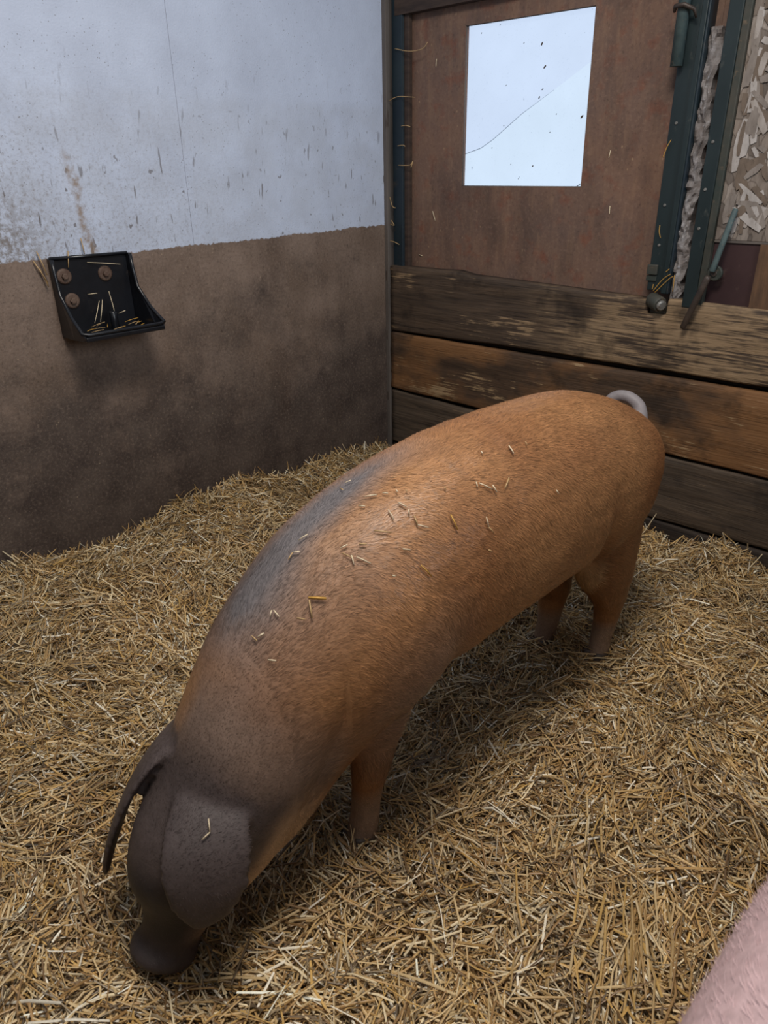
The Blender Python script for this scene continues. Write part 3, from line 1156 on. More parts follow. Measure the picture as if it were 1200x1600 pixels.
def fur(name, me, tint, n, length, lift, flow, width, seed, mat, parent, skip=None, shade=(0.7, 1.35)):
    """short lying coat: one bent sliver of two triangles + tip per hair"""
    g = np.random.default_rng(seed)
    V = coords(me)
    Nn = vnormals(me)
    me.calc_loop_triangles()
    T = np.empty(len(me.loop_triangles) * 3, np.int32)
    me.loop_triangles.foreach_get('vertices', T)
    T = T.reshape(-1, 3)
    A = V[T]
    ar = np.linalg.norm(np.cross(A[:, 1] - A[:, 0], A[:, 2] - A[:, 0]), axis=1)
    w = ar.copy()
    if skip is not None:
        w *= skip(A.mean(1))
    idx = g.choice(len(T), n, p=w / w.sum())
    r1, r2 = np.sqrt(g.random(n)), g.random(n)
    ba = np.stack([1 - r1, r1 * (1 - r2), r1 * r2], -1)
    P = (A[idx] * ba[..., None]).sum(1)
    N = (Nn[T[idx]] * ba[..., None]).sum(1)
    N /= np.linalg.norm(N, axis=1)[:, None] + 1e-9
    C = (tint[T[idx]] * ba[..., None]).sum(1)
    D = flow(P, N)
    jit = np.stack([vnoise(P * 9, 70 + k) for k in range(3)], -1) * 0.55 + g.normal(0, 0.22, (n, 3))
    D = D + jit
    D = D - N * (D * N).sum(1)[:, None]
    D /= np.linalg.norm(D, axis=1)[:, None] + 1e-9
    L = length(P) * g.uniform(0.6, 1.25, n)
    S = np.cross(D, N)
    wd = width * g.uniform(0.7, 1.3, n)
    root = P - N * 0.001
    mid = P + D * (L * 0.5)[:, None] + N * (L * 0.5 * lift)[:, None]
    tip = P + D * L[:, None] + N * (L * lift * 0.62)[:, None]
    a = root - S * wd[:, None] * 0.5
    b = root + S * wd[:, None] * 0.5
    c = mid + S * wd[:, None] * 0.42
    d = mid - S * wd[:, None] * 0.42
    VV = np.stack([a, b, c, d, tip], 1).reshape(-1, 3)
    base = np.arange(n) * 5
    F3 = np.concatenate([np.stack([base, base + 1, base + 2], -1), np.stack([base, base + 2, base + 3], -1), np.stack([base + 3, base + 2, base + 4], -1)])
    k = g.uniform(shade[0], shade[1], n)[:, None]
    CC = np.repeat(np.clip(C * k, 0, 1)[:, None, :], 5, 1)
    m = mesh_fast(name, VV, F3)
    set_col(m, np.clip(CC.reshape(-1, 3), 0, 1))
    o = obj(name, m, mat, parent)
    tag(o, kind='stuff')
    return o


_t = mat_tint('pig_hide', 0.55, 0.35, 0.22, 60)
_t.bump(_t.noise(140, 4), 0.25, 0.003)
M['hide'] = _t.mat
_t = mat_tint('pig_bristle', 0.40, 0.45, 0.1, 30)
M['bristle'] = _t.mat


def axx(y):
    return float(np.interp(y, [-2.3, -2.1, -1.9, -1.4, -0.9, -0.6], [1.560, 1.556, 1.556, 1.578, 1.612, 1.630]))


def build_brown_pig():
    e = empty('brown_pig', (1.585, -1.5, 0.0))
    tag(e, 'ginger brown pig with dark lop ears rooting in the straw', 'pig')
    bm = bmesh.new()
    raw = [
        (-0.688, 0.600, -30, 0.010, 0.02, 0.02, 1.0),
        (-0.698, 0.595, -30, 0.078, 0.085, 0.11, 0.95),
        (-0.735, 0.575, -24, 0.124, 0.138, 0.185, 0.92),
        (-0.815, 0.562, -14, 0.158, 0.200, 0.212, 0.92),
        (-0.935, 0.572, -7, 0.176, 0.244, 0.222, 0.92),
        (-1.080, 0.586, -2, 0.188, 0.264, 0.226, 0.93),
        (-1.280, 0.584, 0, 0.202, 0.274, 0.218, 0.94),
        (-1.480, 0.571, 3, 0.207, 0.276, 0.212, 0.94),
        (-1.650, 0.548, 8, 0.205, 0.266, 0.210, 0.93),
        (-1.790, 0.508, 18, 0.196, 0.248, 0.222, 0.92),
        (-1.910, 0.444, 34, 0.174, 0.216, 0.206, 0.94),
        (-2.010, 0.370, 47, 0.156, 0.172, 0.204, 0.96),
        (-2.085, 0.296, 55, 0.142, 0.144, 0.194, 0.96),
        (-2.145, 0.226, 60, 0.122, 0.150, 0.168, 0.96),
        (-2.195, 0.163, 62, 0.096, 0.126, 0.120, 0.96),
        (-2.232, 0.106, 63, 0.068, 0.070, 0.076, 0.98),
        (-2.260, 0.060, 63, 0.056, 0.054, 0.060, 1.0),
        (-2.273, 0.038, 63, 0.063, 0.066, 0.061, 1.0),
        (-2.282, 0.023, 63, 0.057, 0.058, 0.055, 1.0),
        (-2.284, 0.019, 63, 0.010, 0.010, 0.010, 1.0),
    ]
    trunk(bm, [(axx(r[0]),) + r for r in raw])
    # fore legs
    for s, (fx, fy) in ((1, (1.640, -1.835)), (-1, (1.470, -1.875))):
        limb(bm, [(fx, fy, -0.035, 0.034, 0.046), (fx, fy, 0.0, 0.033, 0.044), (fx, fy + 0.012, 0.055, 0.031, 0.036),
                  (fx, fy + 0.022, 0.115, 0.033, 0.037), (fx + s * 0.004, fy + 0.030, 0.185, 0.040, 0.046),
                  (fx + s * 0.006, fy + 0.046, 0.28, 0.052, 0.062), (fx + s * 0.002, fy + 0.070, 0.38, 0.070, 0.090),
                  (fx - s * 0.008, fy + 0.11, 0.50, 0.085, 0.130), (fx - s * 0.03, fy + 0.14, 0.60, 0.070, 0.110)])
    # hind legs
    for s, (fx, fy) in ((1, (1.700, -0.885)), (-1, (1.545, -0.940))):
        limb(bm, [(fx, fy, -0.035, 0.034, 0.042), (fx, fy, 0.0, 0.033, 0.040), (fx, fy + 0.012, 0.06, 0.031, 0.035),
                  (fx, fy + 0.026, 0.13, 0.036, 0.045), (fx, fy + 0.034, 0.20, 0.046, 0.064),
                  (fx, fy + 0.012, 0.28, 0.060, 0.096), (fx - s * 0.006, fy - 0.015, 0.38, 0.072, 0.138),
                  (fx - s * 0.024, fy - 0.005, 0.50, 0.080, 0.150), (fx - s * 0.05, fy - 0.02, 0.62, 0.065, 0.12)])
    # curled tail
    TAIL = np.array([(1.625, -0.735, 0.680), onplane(1000, 664, -0.690), onplane(1001, 640, -0.678), onplane(985, 622, -0.672),
                     onplane(962, 619, -0.680), onplane(944, 634, -0.695), onplane(950, 650, -0.710)])
    curl(bm, TAIL, [0.028, 0.021, 0.019, 0.0185, 0.017, 0.014, 0.009])
    # lop ears
    EAR_L = flap(bm, [(1.595, -2.130, 0.378, 0.050, 0.024), (1.634, -2.182, 0.362, 0.070, 0.015), (1.672, -2.218, 0.324, 0.079, 0.012),
              (1.690, -2.238, 0.274, 0.072, 0.011), (1.688, -2.252, 0.222, 0.048, 0.010), (1.682, -2.260, 0.194, 0.014, 0.008)],
         [(0.3, -0.35, 0.85), (0.5, -0.45, 0.70), (0.72, -0.52, 0.42), (0.80, -0.56, 0.18), (0.80, -0.58, 0.05), (0.80, -0.58, 0.0)])
    EAR_R = flap(bm, [(1.490, -2.060, 0.400, 0.045, 0.022), (1.460, -2.120, 0.405, 0.070, 0.014), (1.436, -2.185, 0.352, 0.080, 0.012),
              (1.424, -2.238, 0.280, 0.066, 0.010), (1.420, -2.280, 0.200, 0.040, 0.009), (1.420, -2.303, 0.140, 0.012, 0.007)],
         [(-0.5, -0.3, 0.8), (-0.6, -0.5, 0.65), (-0.7, -0.7, 0.3), (-0.66, -0.75, 0.1), (-0.66, -0.75, 0.0), (-0.66, -0.75, 0.0)])
    # cheek pouches and shoulder mass
    me = fuse('body', bm, 0.0065, 6)
    V = coords(me)
    N = vnormals(me)
    # skin folds: nostril dents, loose skin ripples
    amp = 0.004 * fbm(V * 6, 3, 3) + 0.0015 * fbm(V * 30, 2, 9)
    body_w = np.clip((V[:, 1] + 2.0) / 0.2, 0, 1)
    off0 = V[:, 0] - np.interp(V[:, 1], [-2.3, -1.9, -1.4, -0.9, -0.6], [1.56, 1.556, 1.578, 1.612, 1.63])
    sidew = np.clip((np.abs(off0) - 0.07) / 0.06, 0, 1)
    line1 = -1.055 - 0.10 * (V[:, 2] - 0.45)                      # flank fold before the thigh
    groove = 0.016 * np.exp(-((V[:, 1] - line1) / 0.030) ** 2) * np.clip((0.66 - V[:, 2]) / 0.2, 0, 1) * (V[:, 2] > 0.30)
    line2 = -1.640 - 0.25 * (V[:, 2] - 0.45)                      # behind the shoulder
    groove = groove + 0.011 * np.exp(-((V[:, 1] - line2) / 0.045) ** 2) * np.clip((0.72 - V[:, 2]) / 0.25, 0, 1) * (V[:, 2] > 0.30)
    line3 = -1.985 - 0.45 * (0.36 - V[:, 2])                      # jowl behind the head
    groove = groove + 0.008 * np.exp(-((V[:, 1] - line3) / 0.025) ** 2) * (V[:, 2] > 0.15) * (V[:, 1] < -1.93)
    V = V + N * (amp * (0.3 + 0.7 * body_w) - groove * sidew)[:, None]
    me.vertices.foreach_set('co', V.astype(np.float32).ravel())
    me.update()
    N = vnormals(me)

    # coat colours: skin pigment patches with shapes of their own
    ginger = np.array(lin((166, 121, 80)))
    russet = np.array(lin((136, 92, 58)))
    grey = np.array(lin((134, 118, 108)))
    slate = np.array(lin((112, 106, 106)))
    dark = np.array(lin((80, 70, 68)))
    black = np.array(lin((42, 38, 40)))
    tan = np.array(lin((180, 146, 106)))
    shank = np.array(lin((146, 124, 106)))
    c = np.repeat(ginger[None], len(V), 0)
    n1 = fbm(V * 5, 4, 31)
    n2 = fbm(V * 14, 3, 37)

    def mixin(c, col, w):
        w = np.clip(w, 0, 1)[:, None]
        return c * (1 - w) + col * w

    def blob(p, r, soft=1.0):
        d = np.linalg.norm((V - np.array(p)) / np.array(r), axis=1)
        return np.clip((1.25 - d + 0.35 * n1 + 0.12 * n2) / (0.5 * soft), 0, 1)
    ax = np.interp(V[:, 1], [-2.3, -1.9, -1.4, -0.9, -0.6], [1.56, 1.556, 1.578, 1.612, 1.63])
    off = V[:, 0] - ax
    c = mixin(c, russet, 0.55 + 0.9 * n1)
    # grey withers and neck along the spine, and down the shoulder
    c = mixin(c, grey, 0.7 * blob((1.56, -1.90, 0.64), (0.16, 0.26, 0.24), 2.2))
    c = mixin(c, slate, 0.85 * np.clip(1 - np.abs(off + 0.03) / (0.10 + 0.05 * n1), 0, 1) * 1.5 * np.clip((-1.50 - V[:, 1]) / 0.25, 0, 1) * (V[:, 2] > 0.45) * np.clip((V[:, 1] + 2.08) / 0.08, 0, 1))
    c = mixin(c, grey, 0.7 * blob((1.72, -1.74, 0.40), (0.14, 0.15, 0.20), 2.0))
    # lighter belly line and flank fold
    c = mixin(c, tan, 0.9 * np.clip((0.405 - V[:, 2]) / 0.05 + 0.5 * n1, 0, 1) * (V[:, 1] > -1.75) * (V[:, 1] < -1.0) * (N[:, 2] < 0.3))
    # head: dark crown, ears, face and snout; tan cheek and jowl
    ha = (V[:, 1] + 2.01) * -0.615 + (V[:, 2] - 0.37) * -0.788      # along the head, poll to snout
    hq = (V[:, 1] + 2.01) * -0.788 + (V[:, 2] - 0.37) * 0.615       # throat to forehead

    def ss(v, a, b):
        t = np.clip((v - a) / (b - a), 0, 1)
        return t * t * (3 - 2 * t)
    isneck = ss(V[:, 1], -1.86, -1.96) * ~((V[:, 1] > -1.97) & (V[:, 2] < 0.24))
    han = ha + 0.05 * n1 + 0.015 * n2
    hqn = hq + 0.05 * n1 + 0.015 * n2
    c = mixin(c, grey * 0.85, 0.75 * isneck * ss(han, -0.16, 0.0) * ss(hqn, -0.16, -0.02))
    c = mixin(c, np.array(lin((190, 160, 128))), 0.95 * isneck * ss(han, 0.02, 0.12) * ss(hqn, 0.05, -0.03))
    c = mixin(c, dark * 0.9, 0.95 * isneck * ss(han, -0.02, 0.10) * ss(hqn, -0.02, 0.05))
    c = mixin(c, dark * 0.95, 0.5 * isneck * ss(han, 0.25, 0.37))
    c = mixin(c, tan * 1.1, 0.6 * blob((1.635, -2.17, 0.11), (0.055, 0.05, 0.06), 1.4))
    c = mixin(c, black, 0.8 * isneck * ss(han, 0.24, 0.30) * ss(hqn, 0.02, 0.05))
    c = mixin(c, dark * 0.75, 0.9 * isneck * ss(ha, 0.365, 0.40))
    c = mixin(c, ginger * 0.95, 0.85 * blob((1.49, -2.075, 0.46), (0.05, 0.075, 0.08), 1.2))

    def near(pts, r0, r1):
        d = np.full(len(V), 9.0)
        sel = np.where(V[:, 1] < -2.0)[0]
        for ch in np.array_split(sel, 40):
            if len(ch):
                d[ch] = np.sqrt(((V[ch][:, None, :] - pts[None]) ** 2).sum(2).min(1))
        return 1 - ss(d, r0, r1)
    c = mixin(c, dark * 0.95, 0.95 * near(EAR_L, 0.009, 0.028))
    c = mixin(c, dark * 1.12, 0.95 * near(EAR_R, 0.010, 0.020))
    # grey-tan lower legs, grey tail
    low = np.clip((0.155 - V[:, 2] + 0.04 * n1) / 0.04, 0, 1) * (V[:, 1] > -1.98)
    c = mixin(c, shank, 0.9 * low)
    c = mixin(c, dark * 1.3, 0.6 * np.clip((0.045 - V[:, 2]) / 0.03, 0, 1) * (V[:, 1] > -1.98))
    TP = catmull(TAIL[1:], 6)
    dt = np.min(np.linalg.norm(V[:, None, :] - TP[None], axis=2), axis=1)
    tail = np.clip((0.032 - dt) / 0.008, 0, 1)
    c = mixin(c, np.array(lin((132, 126, 128))), tail)
    c = np.clip(c * (1 + 0.10 * n2[:, None]), 0, 1)
    set_col(me, c)
    body = obj('body', me, M['hide'])
    pchild(e, body)

    def flow(P, Nr):
        d = np.zeros_like(P)
        d[:, 1] = 1.0
        off = P[:, 0] - np.interp(P[:, 1], [-2.3, -1.9, -1.4, -0.9, -0.6], [1.56, 1.556, 1.578, 1.612, 1.63])
        d[:, 2] = -0.35 - 1.2 * np.clip(np.abs(off) - 0.1, 0, 0.1) / 0.1 * 0.6
        d[:, 0] = 0.25 * np.sign(off)
        nk = np.clip((-1.8 - P[:, 1]) / 0.2, 0, 1)
        d[:, 2] += nk * 1.1
        lg = P[:, 2] < 0.28
        d[lg, 1] *= 0.3
        d[lg, 2] = -1
        return d

    def hl(P):
        L = np.full(len(P), 0.018)
        L[P[:, 1] < -2.05] = 0.008
        L[P[:, 2] < 0.2] = 0.008
        L[(P[:, 2] > 0.2) & (P[:, 2] < 0.42) & (P[:, 1] > -1.8)] = 0.024
        return L

    def keep(Cn):
        o_ = Cn[:, 0] - np.interp(Cn[:, 1], [-2.3, -1.9, -1.4, -0.9, -0.6], [1.56, 1.556, 1.578, 1.612, 1.63])
        k = np.ones(len(Cn))
        k[(Cn[:, 1] < -2.1)] = 0.8
        k[(Cn[:, 1] < -2.25)] = 0.3
        k[np.min(np.linalg.norm(Cn[:, None, :] - TP[None], axis=2), axis=1) < 0.030] = 0.0
        k[Cn[:, 2] < 0.02] = 0
        return k
    coat = fur('coat', me, c, 210000, hl, 0.17, flow, 0.00072, 5, M['bristle'], None, keep, (0.5, 1.65))
    coat['label'] = 'short ginger and greyish bristle coat'
    pchild(e, coat)
    # hooves: two clees each
    for (fx, fy) in ((1.640, -1.835), (1.470, -1.875), (1.700, -0.885), (1.545, -0.940)):
        for s in (-1, 1):
            b2 = bmesh.new()
            limb(b2, [(fx + s * 0.017, fy - 0.006, 0.030, 0.016, 0.028), (fx + s * 0.018, fy - 0.014, 0.005, 0.018, 0.036), (fx + s * 0.019, fy - 0.020, -0.03, 0.019, 0.042)], 12)
            pchild(e, obj('hoof', bm_mesh('hoof', b2, True), M['hoof']))
    for s in (-1, 1):
        b2 = bmesh.new()
        bmesh.ops.create_uvsphere(b2, u_segments=12, v_segments=8, radius=0.013)
        bmesh.ops.translate(b2, vec=(1.56 + s * 0.088, -2.215, 0.215), verts=b2.verts)
        pchild(e, obj('eye', bm_mesh('eye', b2, True), M['eye']))
    # nostrils
    for s in (-1, 1):
        b2 = bmesh.new()
        bmesh.ops.create_uvsphere(b2, u_segments=10, v_segments=6, radius=0.009)
        bmesh.ops.translate(b2, vec=(1.56 + s * 0.022, -2.294, 0.014), verts=b2.verts)
        pchild(e, obj('nostril', bm_mesh('nostril', b2, True), M['eye']))
    return e, me


PIG, PIG_ME = build_brown_pig()


def build_pink_pig():
    X0 = 2.597
    e = empty('pink_pig', (X0, -2.3, 0.0))
    tag(e, 'pale pink pig with fine white bristles standing beside the brown pig', 'pig')
    bm = bmesh.new()
    raw = [
        (-1.595, 0.52, -30, 0.010, 0.02, 0.02, 1.0), (-1.605, 0.51, -30, 0.08, 0.085, 0.11, 0.95), (-1.645, 0.495, -22, 0.14, 0.15, 0.19, 0.92),
        (-1.73, 0.480, -12, 0.190, 0.20, 0.22, 0.90), (-1.86, 0.482, -6, 0.212, 0.225, 0.22, 0.90), (-2.02, 0.485, -2, 0.218, 0.235, 0.225, 0.92),
        (-2.22, 0.485, 0, 0.222, 0.240, 0.230, 0.94), (-2.42, 0.480, 0, 0.222, 0.238, 0.230, 0.94), (-2.59, 0.475, 2, 0.215, 0.232, 0.23, 0.93),
        (-2.73, 0.470, 4, 0.200, 0.222, 0.22, 0.92), (-2.86, 0.465, 8, 0.175, 0.20, 0.19, 0.94), (-2.97, 0.45, 14, 0.15, 0.17, 0.16, 0.96),
        (-3.05, 0.43, 20, 0.128, 0.145, 0.14, 0.96), (-3.12, 0.40, 26, 0.105, 0.11, 0.115, 0.96), (-3.18, 0.365, 30, 0.08, 0.08, 0.09, 0.96),
        (-3.235, 0.335, 32, 0.062, 0.06, 0.068, 0.98), (-3.28, 0.31, 32, 0.056, 0.052, 0.06, 1.0), (-3.30, 0.298, 32, 0.060, 0.056, 0.06, 1.0), (-3.308, 0.292, 32, 0.01, 0.01, 0.01, 1.0)]
    trunk(bm, [(X0,) + r for r in raw])
    for s in (1, -1):
        fx, fy = X0 + s * 0.11, -2.78
        limb(bm, [(fx, fy, -0.05, 0.034, 0.046), (fx, fy, 0.0, 0.033, 0.044), (fx, fy + 0.012, 0.055, 0.031, 0.036), (fx, fy + 0.022, 0.115, 0.033, 0.037),
                  (fx, fy + 0.030, 0.185, 0.040, 0.046), (fx, fy + 0.045, 0.28, 0.056, 0.074), (fx, fy + 0.06, 0.38, 0.075, 0.11), (fx - s * 0.02, fy + 0.08, 0.50, 0.08, 0.13)])
        fx, fy = X0 + s * 0.10, -1.83
        limb(bm, [(fx, fy, -0.05, 0.034, 0.042), (fx, fy, 0.0, 0.033, 0.040), (fx, fy + 0.012, 0.06, 0.031, 0.035), (fx, fy + 0.030, 0.13, 0.034, 0.038),
                  (fx, fy + 0.050, 0.20, 0.042, 0.052), (fx, fy + 0.030, 0.28, 0.060, 0.085), (fx, fy + 0.005, 0.38, 0.082, 0.13), (fx - s * 0.02, fy + 0.005, 0.50, 0.09, 0.16)])
        flap(bm, [(X0 + s * 0.07, -3.00, 0.56, 0.04, 0.02), (X0 + s * 0.12, -3.02, 0.60, 0.07, 0.013), (X0 + s * 0.17, -3.07, 0.60, 0.075, 0.012), (X0 + s * 0.20, -3.13, 0.55, 0.05, 0.010), (X0 + s * 0.205, -3.16, 0.51, 0.012, 0.007)],
             [(s * 0.4, -0.2, 0.9)] * 2 + [(s * 0.7, -0.4, 0.6)] * 3)
    curl(bm, [(X0, -1.64, 0.60), (X0, -1.59, 0.625), (X0 - 0.01, -1.565, 0.66), (X0 - 0.015, -1.572, 0.70), (X0, -1.605, 0.71), (X0 + 0.012, -1.61, 0.68)], [0.028, 0.021, 0.017, 0.015, 0.012, 0.008])
    me = fuse('body', bm, 0.009, 8)
    V = coords(me)
    pink = np.array(lin((204, 176, 178)))
    c = np.repeat(pink[None], len(V), 0)
    c = c * (1 + 0.10 * fbm(V * 8, 3, 77)[:, None])
    set_col(me, np.clip(c, 0, 1))
    pchild(e, obj('body', me, M['hide']))

    def flow(P, Nr):
        d = np.zeros_like(P)
        d[:, 1] = 1.0
        d[:, 2] = -0.5
        return d
    coat = fur('coat', me, np.clip(c * 1.15, 0, 1), 26000, lambda P: np.full(len(P), 0.020), 0.35, flow, 0.0007, 15, M['bristle'], None, None, (0.85, 1.25))
    coat['label'] = 'sparse fine white bristles'
    pchild(e, coat)
    for (dx, fy) in ((0.11, -2.78), (-0.11, -2.78), (0.10, -1.83), (-0.10, -1.83)):
        for s in (-1, 1):
            b2 = bmesh.new()
            fx = X0 + dx
            limb(b2, [(fx + s * 0.017, fy - 0.006, 0.030, 0.016, 0.028), (fx + s * 0.018, fy - 0.014, 0.005, 0.018, 0.036), (fx + s * 0.019, fy - 0.020, -0.03, 0.019, 0.042)], 12)
            pchild(e, obj('hoof', bm_mesh('hoof', b2, True), M['hoof']))
    for s in (-1, 1):
        b2 = bmesh.new()
        bmesh.ops.create_uvsphere(b2, u_segments=12, v_segments=8, radius=0.013)
        bmesh.ops.translate(b2, vec=(X0 + s * 0.078, -3.165, 0.43), verts=b2.verts)
        pchild(e, obj('eye', bm_mesh('eye', b2, True), M['eye']))
    return e


build_pink_pig()

# ------------------------------------------------------------------ straw
PAL = np.array([lin(c) for c in ((196, 164, 112), (182, 146, 94), (210, 184, 138), (226, 208, 170), (240, 232, 212), (156, 122, 78), (124, 96, 62), (152, 134, 106), (112, 96, 76), (204, 166, 100))])
PALW = np.array([0.16, 0.13, 0.16, 0.12, 0.05, 0.11, 0.09, 0.07, 0.05, 0.06])


def stalk_mesh(name, P, D, Nn, L, W, cols, bend):
    """roof-section stalks with one kink: 9 verts, 8 triangles each"""
    n = len(P)
    S = np.cross(D, Nn)
    S /= np.linalg.norm(S, axis=1)[:, None] + 1e-9
    Nn = np.cross(S, D)
    rows = []
    for f, k in ((-0.5, 0.0), (0.0, 1.0), (0.5, 0.0)):
        ctr = P + D * (L * f)[:, None] + (S * bend[:, 0:1] + Nn * bend[:, 1:2]) * k
        w = W * (0.85 if f else 1.0)
        rows += [ctr - S * w[:, None] * 0.5, ctr + Nn * (w * 0.38)[:, None], ctr + S * w[:, None] * 0.5]
    V = np.stack(rows, 1).reshape(-1, 3)
    b = (np.arange(n) * 9)[:, None]
    quads = np.array([[0, 1, 4, 3], [1, 2, 5, 4], [3, 4, 7, 6], [4, 5, 8, 7]])
    Fc = (b[:, None, :] + quads[None]).reshape(-1, 4)
    me = mesh_fast(name, V, Fc)
    set_col(me, np.repeat(cols, 9, 0))
    return me


def build_straw():
    g = np.random.default_rng(3)

    def scatter(n, x0, x1, y0, y1):
        return np.stack([g.uniform(x0, x1, n), g.uniform(y0, y1, n)], -1)
    # dense where the bed lies in front of the pen corner, thinner behind
    P2 = np.concatenate([scatter(185000, 0.0, 2.75, -2.95, -0.004), scatter(8000, 2.75, 3.0, -3.48, -0.004), scatter(8000, 0.0, 2.75, -3.48, -2.95)])
    n = len(P2)
    zt = straw_top(P2[:, 0], P2[:, 1])
    # slope normals
    e = 0.02
    gx = (straw_top(P2[:, 0] + e, P2[:, 1]) - straw_top(P2[:, 0] - e, P2[:, 1])) / (2 * e)
    gy = (straw_top(P2[:, 0], P2[:, 1] + e) - straw_top(P2[:, 0], P2[:, 1] - e)) / (2 * e)
    lay = g.random(n) ** 1.7
    z = zt - 0.022 + 0.040 * lay
    ang = np.where(g.random(n) < 0.45, g.normal(0, 0.45, n) + 2.6 * vnoise(P2 * 4.5, 61), g.uniform(0, math.pi * 2, n))
    tilt = g.normal(0, 0.26, n)
    big = g.random(n)
    L = np.where(big > 0.93, g.uniform(0.08, 0.17, n), g.gamma(4.0, 0.0125, n) + 0.014)
    edge = np.maximum(np.clip(1 - P2[:, 0] / 0.14, 0, 1), np.clip(1 + P2[:, 1] / 0.12, 0, 1))
    tilt = tilt * (1 + 1.6 * edge)
    tilt = np.where(big > 0.93, tilt * 0.5, tilt)
    W = g.uniform(0.0020, 0.0054, n)
    W = np.where(L < 0.03, W * 0.8, W)
    D = np.stack([np.cos(ang) * np.cos(tilt), np.sin(ang) * np.cos(tilt), np.sin(tilt)], -1)
    D[:, 2] += gx * D[:, 0] + gy * D[:, 1]
    D /= np.linalg.norm(D, axis=1)[:, None]
    Nn = np.stack([g.normal(0, 0.45, n), g.normal(0, 0.45, n), np.ones(n)], -1)
    Nn -= D * (Nn * D).sum(1)[:, None]
    Nn /= np.linalg.norm(Nn, axis=1)[:, None]
    P = np.stack([P2[:, 0], P2[:, 1], z], -1)
    # keep inside the pen: shift stalks that would cross the walls
    hx = np.abs(D[:, 0]) * L * 0.5
    hy = np.abs(D[:, 1]) * L * 0.5
    P[:, 0] = np.maximum(P[:, 0], hx + 0.008)
    P[:, 1] = np.minimum(P[:, 1], -hy - 0.020)
    P[:, 0] = np.minimum(P[:, 0], 3.012 - hx)
    P[:, 1] = np.maximum(P[:, 1], -3.492 + hy)
    ci = g.choice(len(PAL), n, p=PALW / PALW.sum())
    tone = 1 + 0.22 * fbm(P2 * 4, 3, 88)
    cols = PAL[ci] * (g.uniform(0.80, 1.22, n) * tone)[:, None]
    # damp trodden litter is browner in patches
    damp = np.clip((fbm(P2 * 2.3, 3, 91) - 0.08) * 2.2, 0, 0.6)[:, None]
    cols = cols * (1 - damp) + cols * np.array([0.62, 0.56, 0.48]) * damp
    bend = np.stack([g.normal(0, 0.05, n) * L, g.normal(0, 0.05, n) * L], -1)
    # nothing inside the feet
    keep = np.ones(n, bool)
    for fx, fy in ((1.640, -1.835), (1.470, -1.875), (1.700, -0.885), (1.545, -0.940)):
        keep &= (P[:, 0] - fx) ** 2 + (P[:, 1] - fy) ** 2 > 0.036 ** 2
    # swathes of long combed stalks
    ext = []
    for (cx, cy, dx, dy, m, spread, l0, l1) in ((2.205, -1.665, 0.42, -0.91, 60, 0.055, 0.10, 0.24), (1.72, -0.94, 0.80, 0.60, 14, 0.03, 0.10, 0.22),
                                                (1.30, -1.10, 0.5, -0.86, 24, 0.10, 0.08, 0.18), (0.75, -2.05, 0.9, 0.35, 30, 0.12, 0.08, 0.18), (2.0, -1.35, -0.5, 0.86, 30, 0.10, 0.08, 0.18)):
        for _ in range(m):
            px_, py_ = cx + g.normal(0, spread), cy + g.normal(0, spread * 1.2)
            a_ = math.atan2(dy, dx) + g.normal(0, 0.16)
            ext.append((px_, py_, math.cos(a_), math.sin(a_), g.uniform(l0, l1), g.normal(0, 0.07)))
    ext = np.array(ext)
    k = len(ext)
    eP = np.stack([ext[:, 0], ext[:, 1], straw_top(ext[:, 0], ext[:, 1]) + g.uniform(0.008, 0.024, k)], -1)
    eD = np.stack([ext[:, 2], ext[:, 3], ext[:, 5]], -1)
    eD /= np.linalg.norm(eD, axis=1)[:, None]
    eN = np.stack([g.normal(0, 0.4, k), g.normal(0, 0.4, k), np.ones(k)], -1)
    eN -= eD * (eN * eD).sum(1)[:, None]
    eN /= np.linalg.norm(eN, axis=1)[:, None]
    P, D, Nn = np.concatenate([P[keep], eP]), np.concatenate([D[keep], eD]), np.concatenate([Nn[keep], eN])
    W = np.concatenate([W[keep], g.uniform(0.003, 0.006, k)])
    cols = np.concatenate([cols[keep], PAL[g.choice([0, 1, 2, 5, 9], k)] * g.uniform(0.75, 1.0, k)[:, None]])
    bend = np.concatenate([bend[keep], g.normal(0, 0.06, (k, 2)) * ext[:, 4:5]])
    L = np.concatenate([L[keep], ext[:, 4]])
    keep = np.ones(len(L), bool)
    me = stalk_mesh('straw_bedding', P[keep], D[keep], Nn[keep], L[keep], W[keep], np.clip(cols[keep], 0, 1), bend[keep])
    o = obj('straw_bedding', me, M['straw'])
    tag(o, 'golden straw bedding of countless loose stalks', 'straw', kind='stuff')


build_straw()

# single stalks --------------------------------------------------------------
BV = BVHTree.FromPolygons([tuple(v) for v in coords(PIG_ME)], [tuple(p.vertices) for p in PIG_ME.polygons])


def hit(px, py):
    r = BV.ray_cast(Vector(CAM_C), Vector(cam_ray(px, py)))
    return (np.array(r[0]), np.array(r[1])) if r[0] is not None else (None, None)


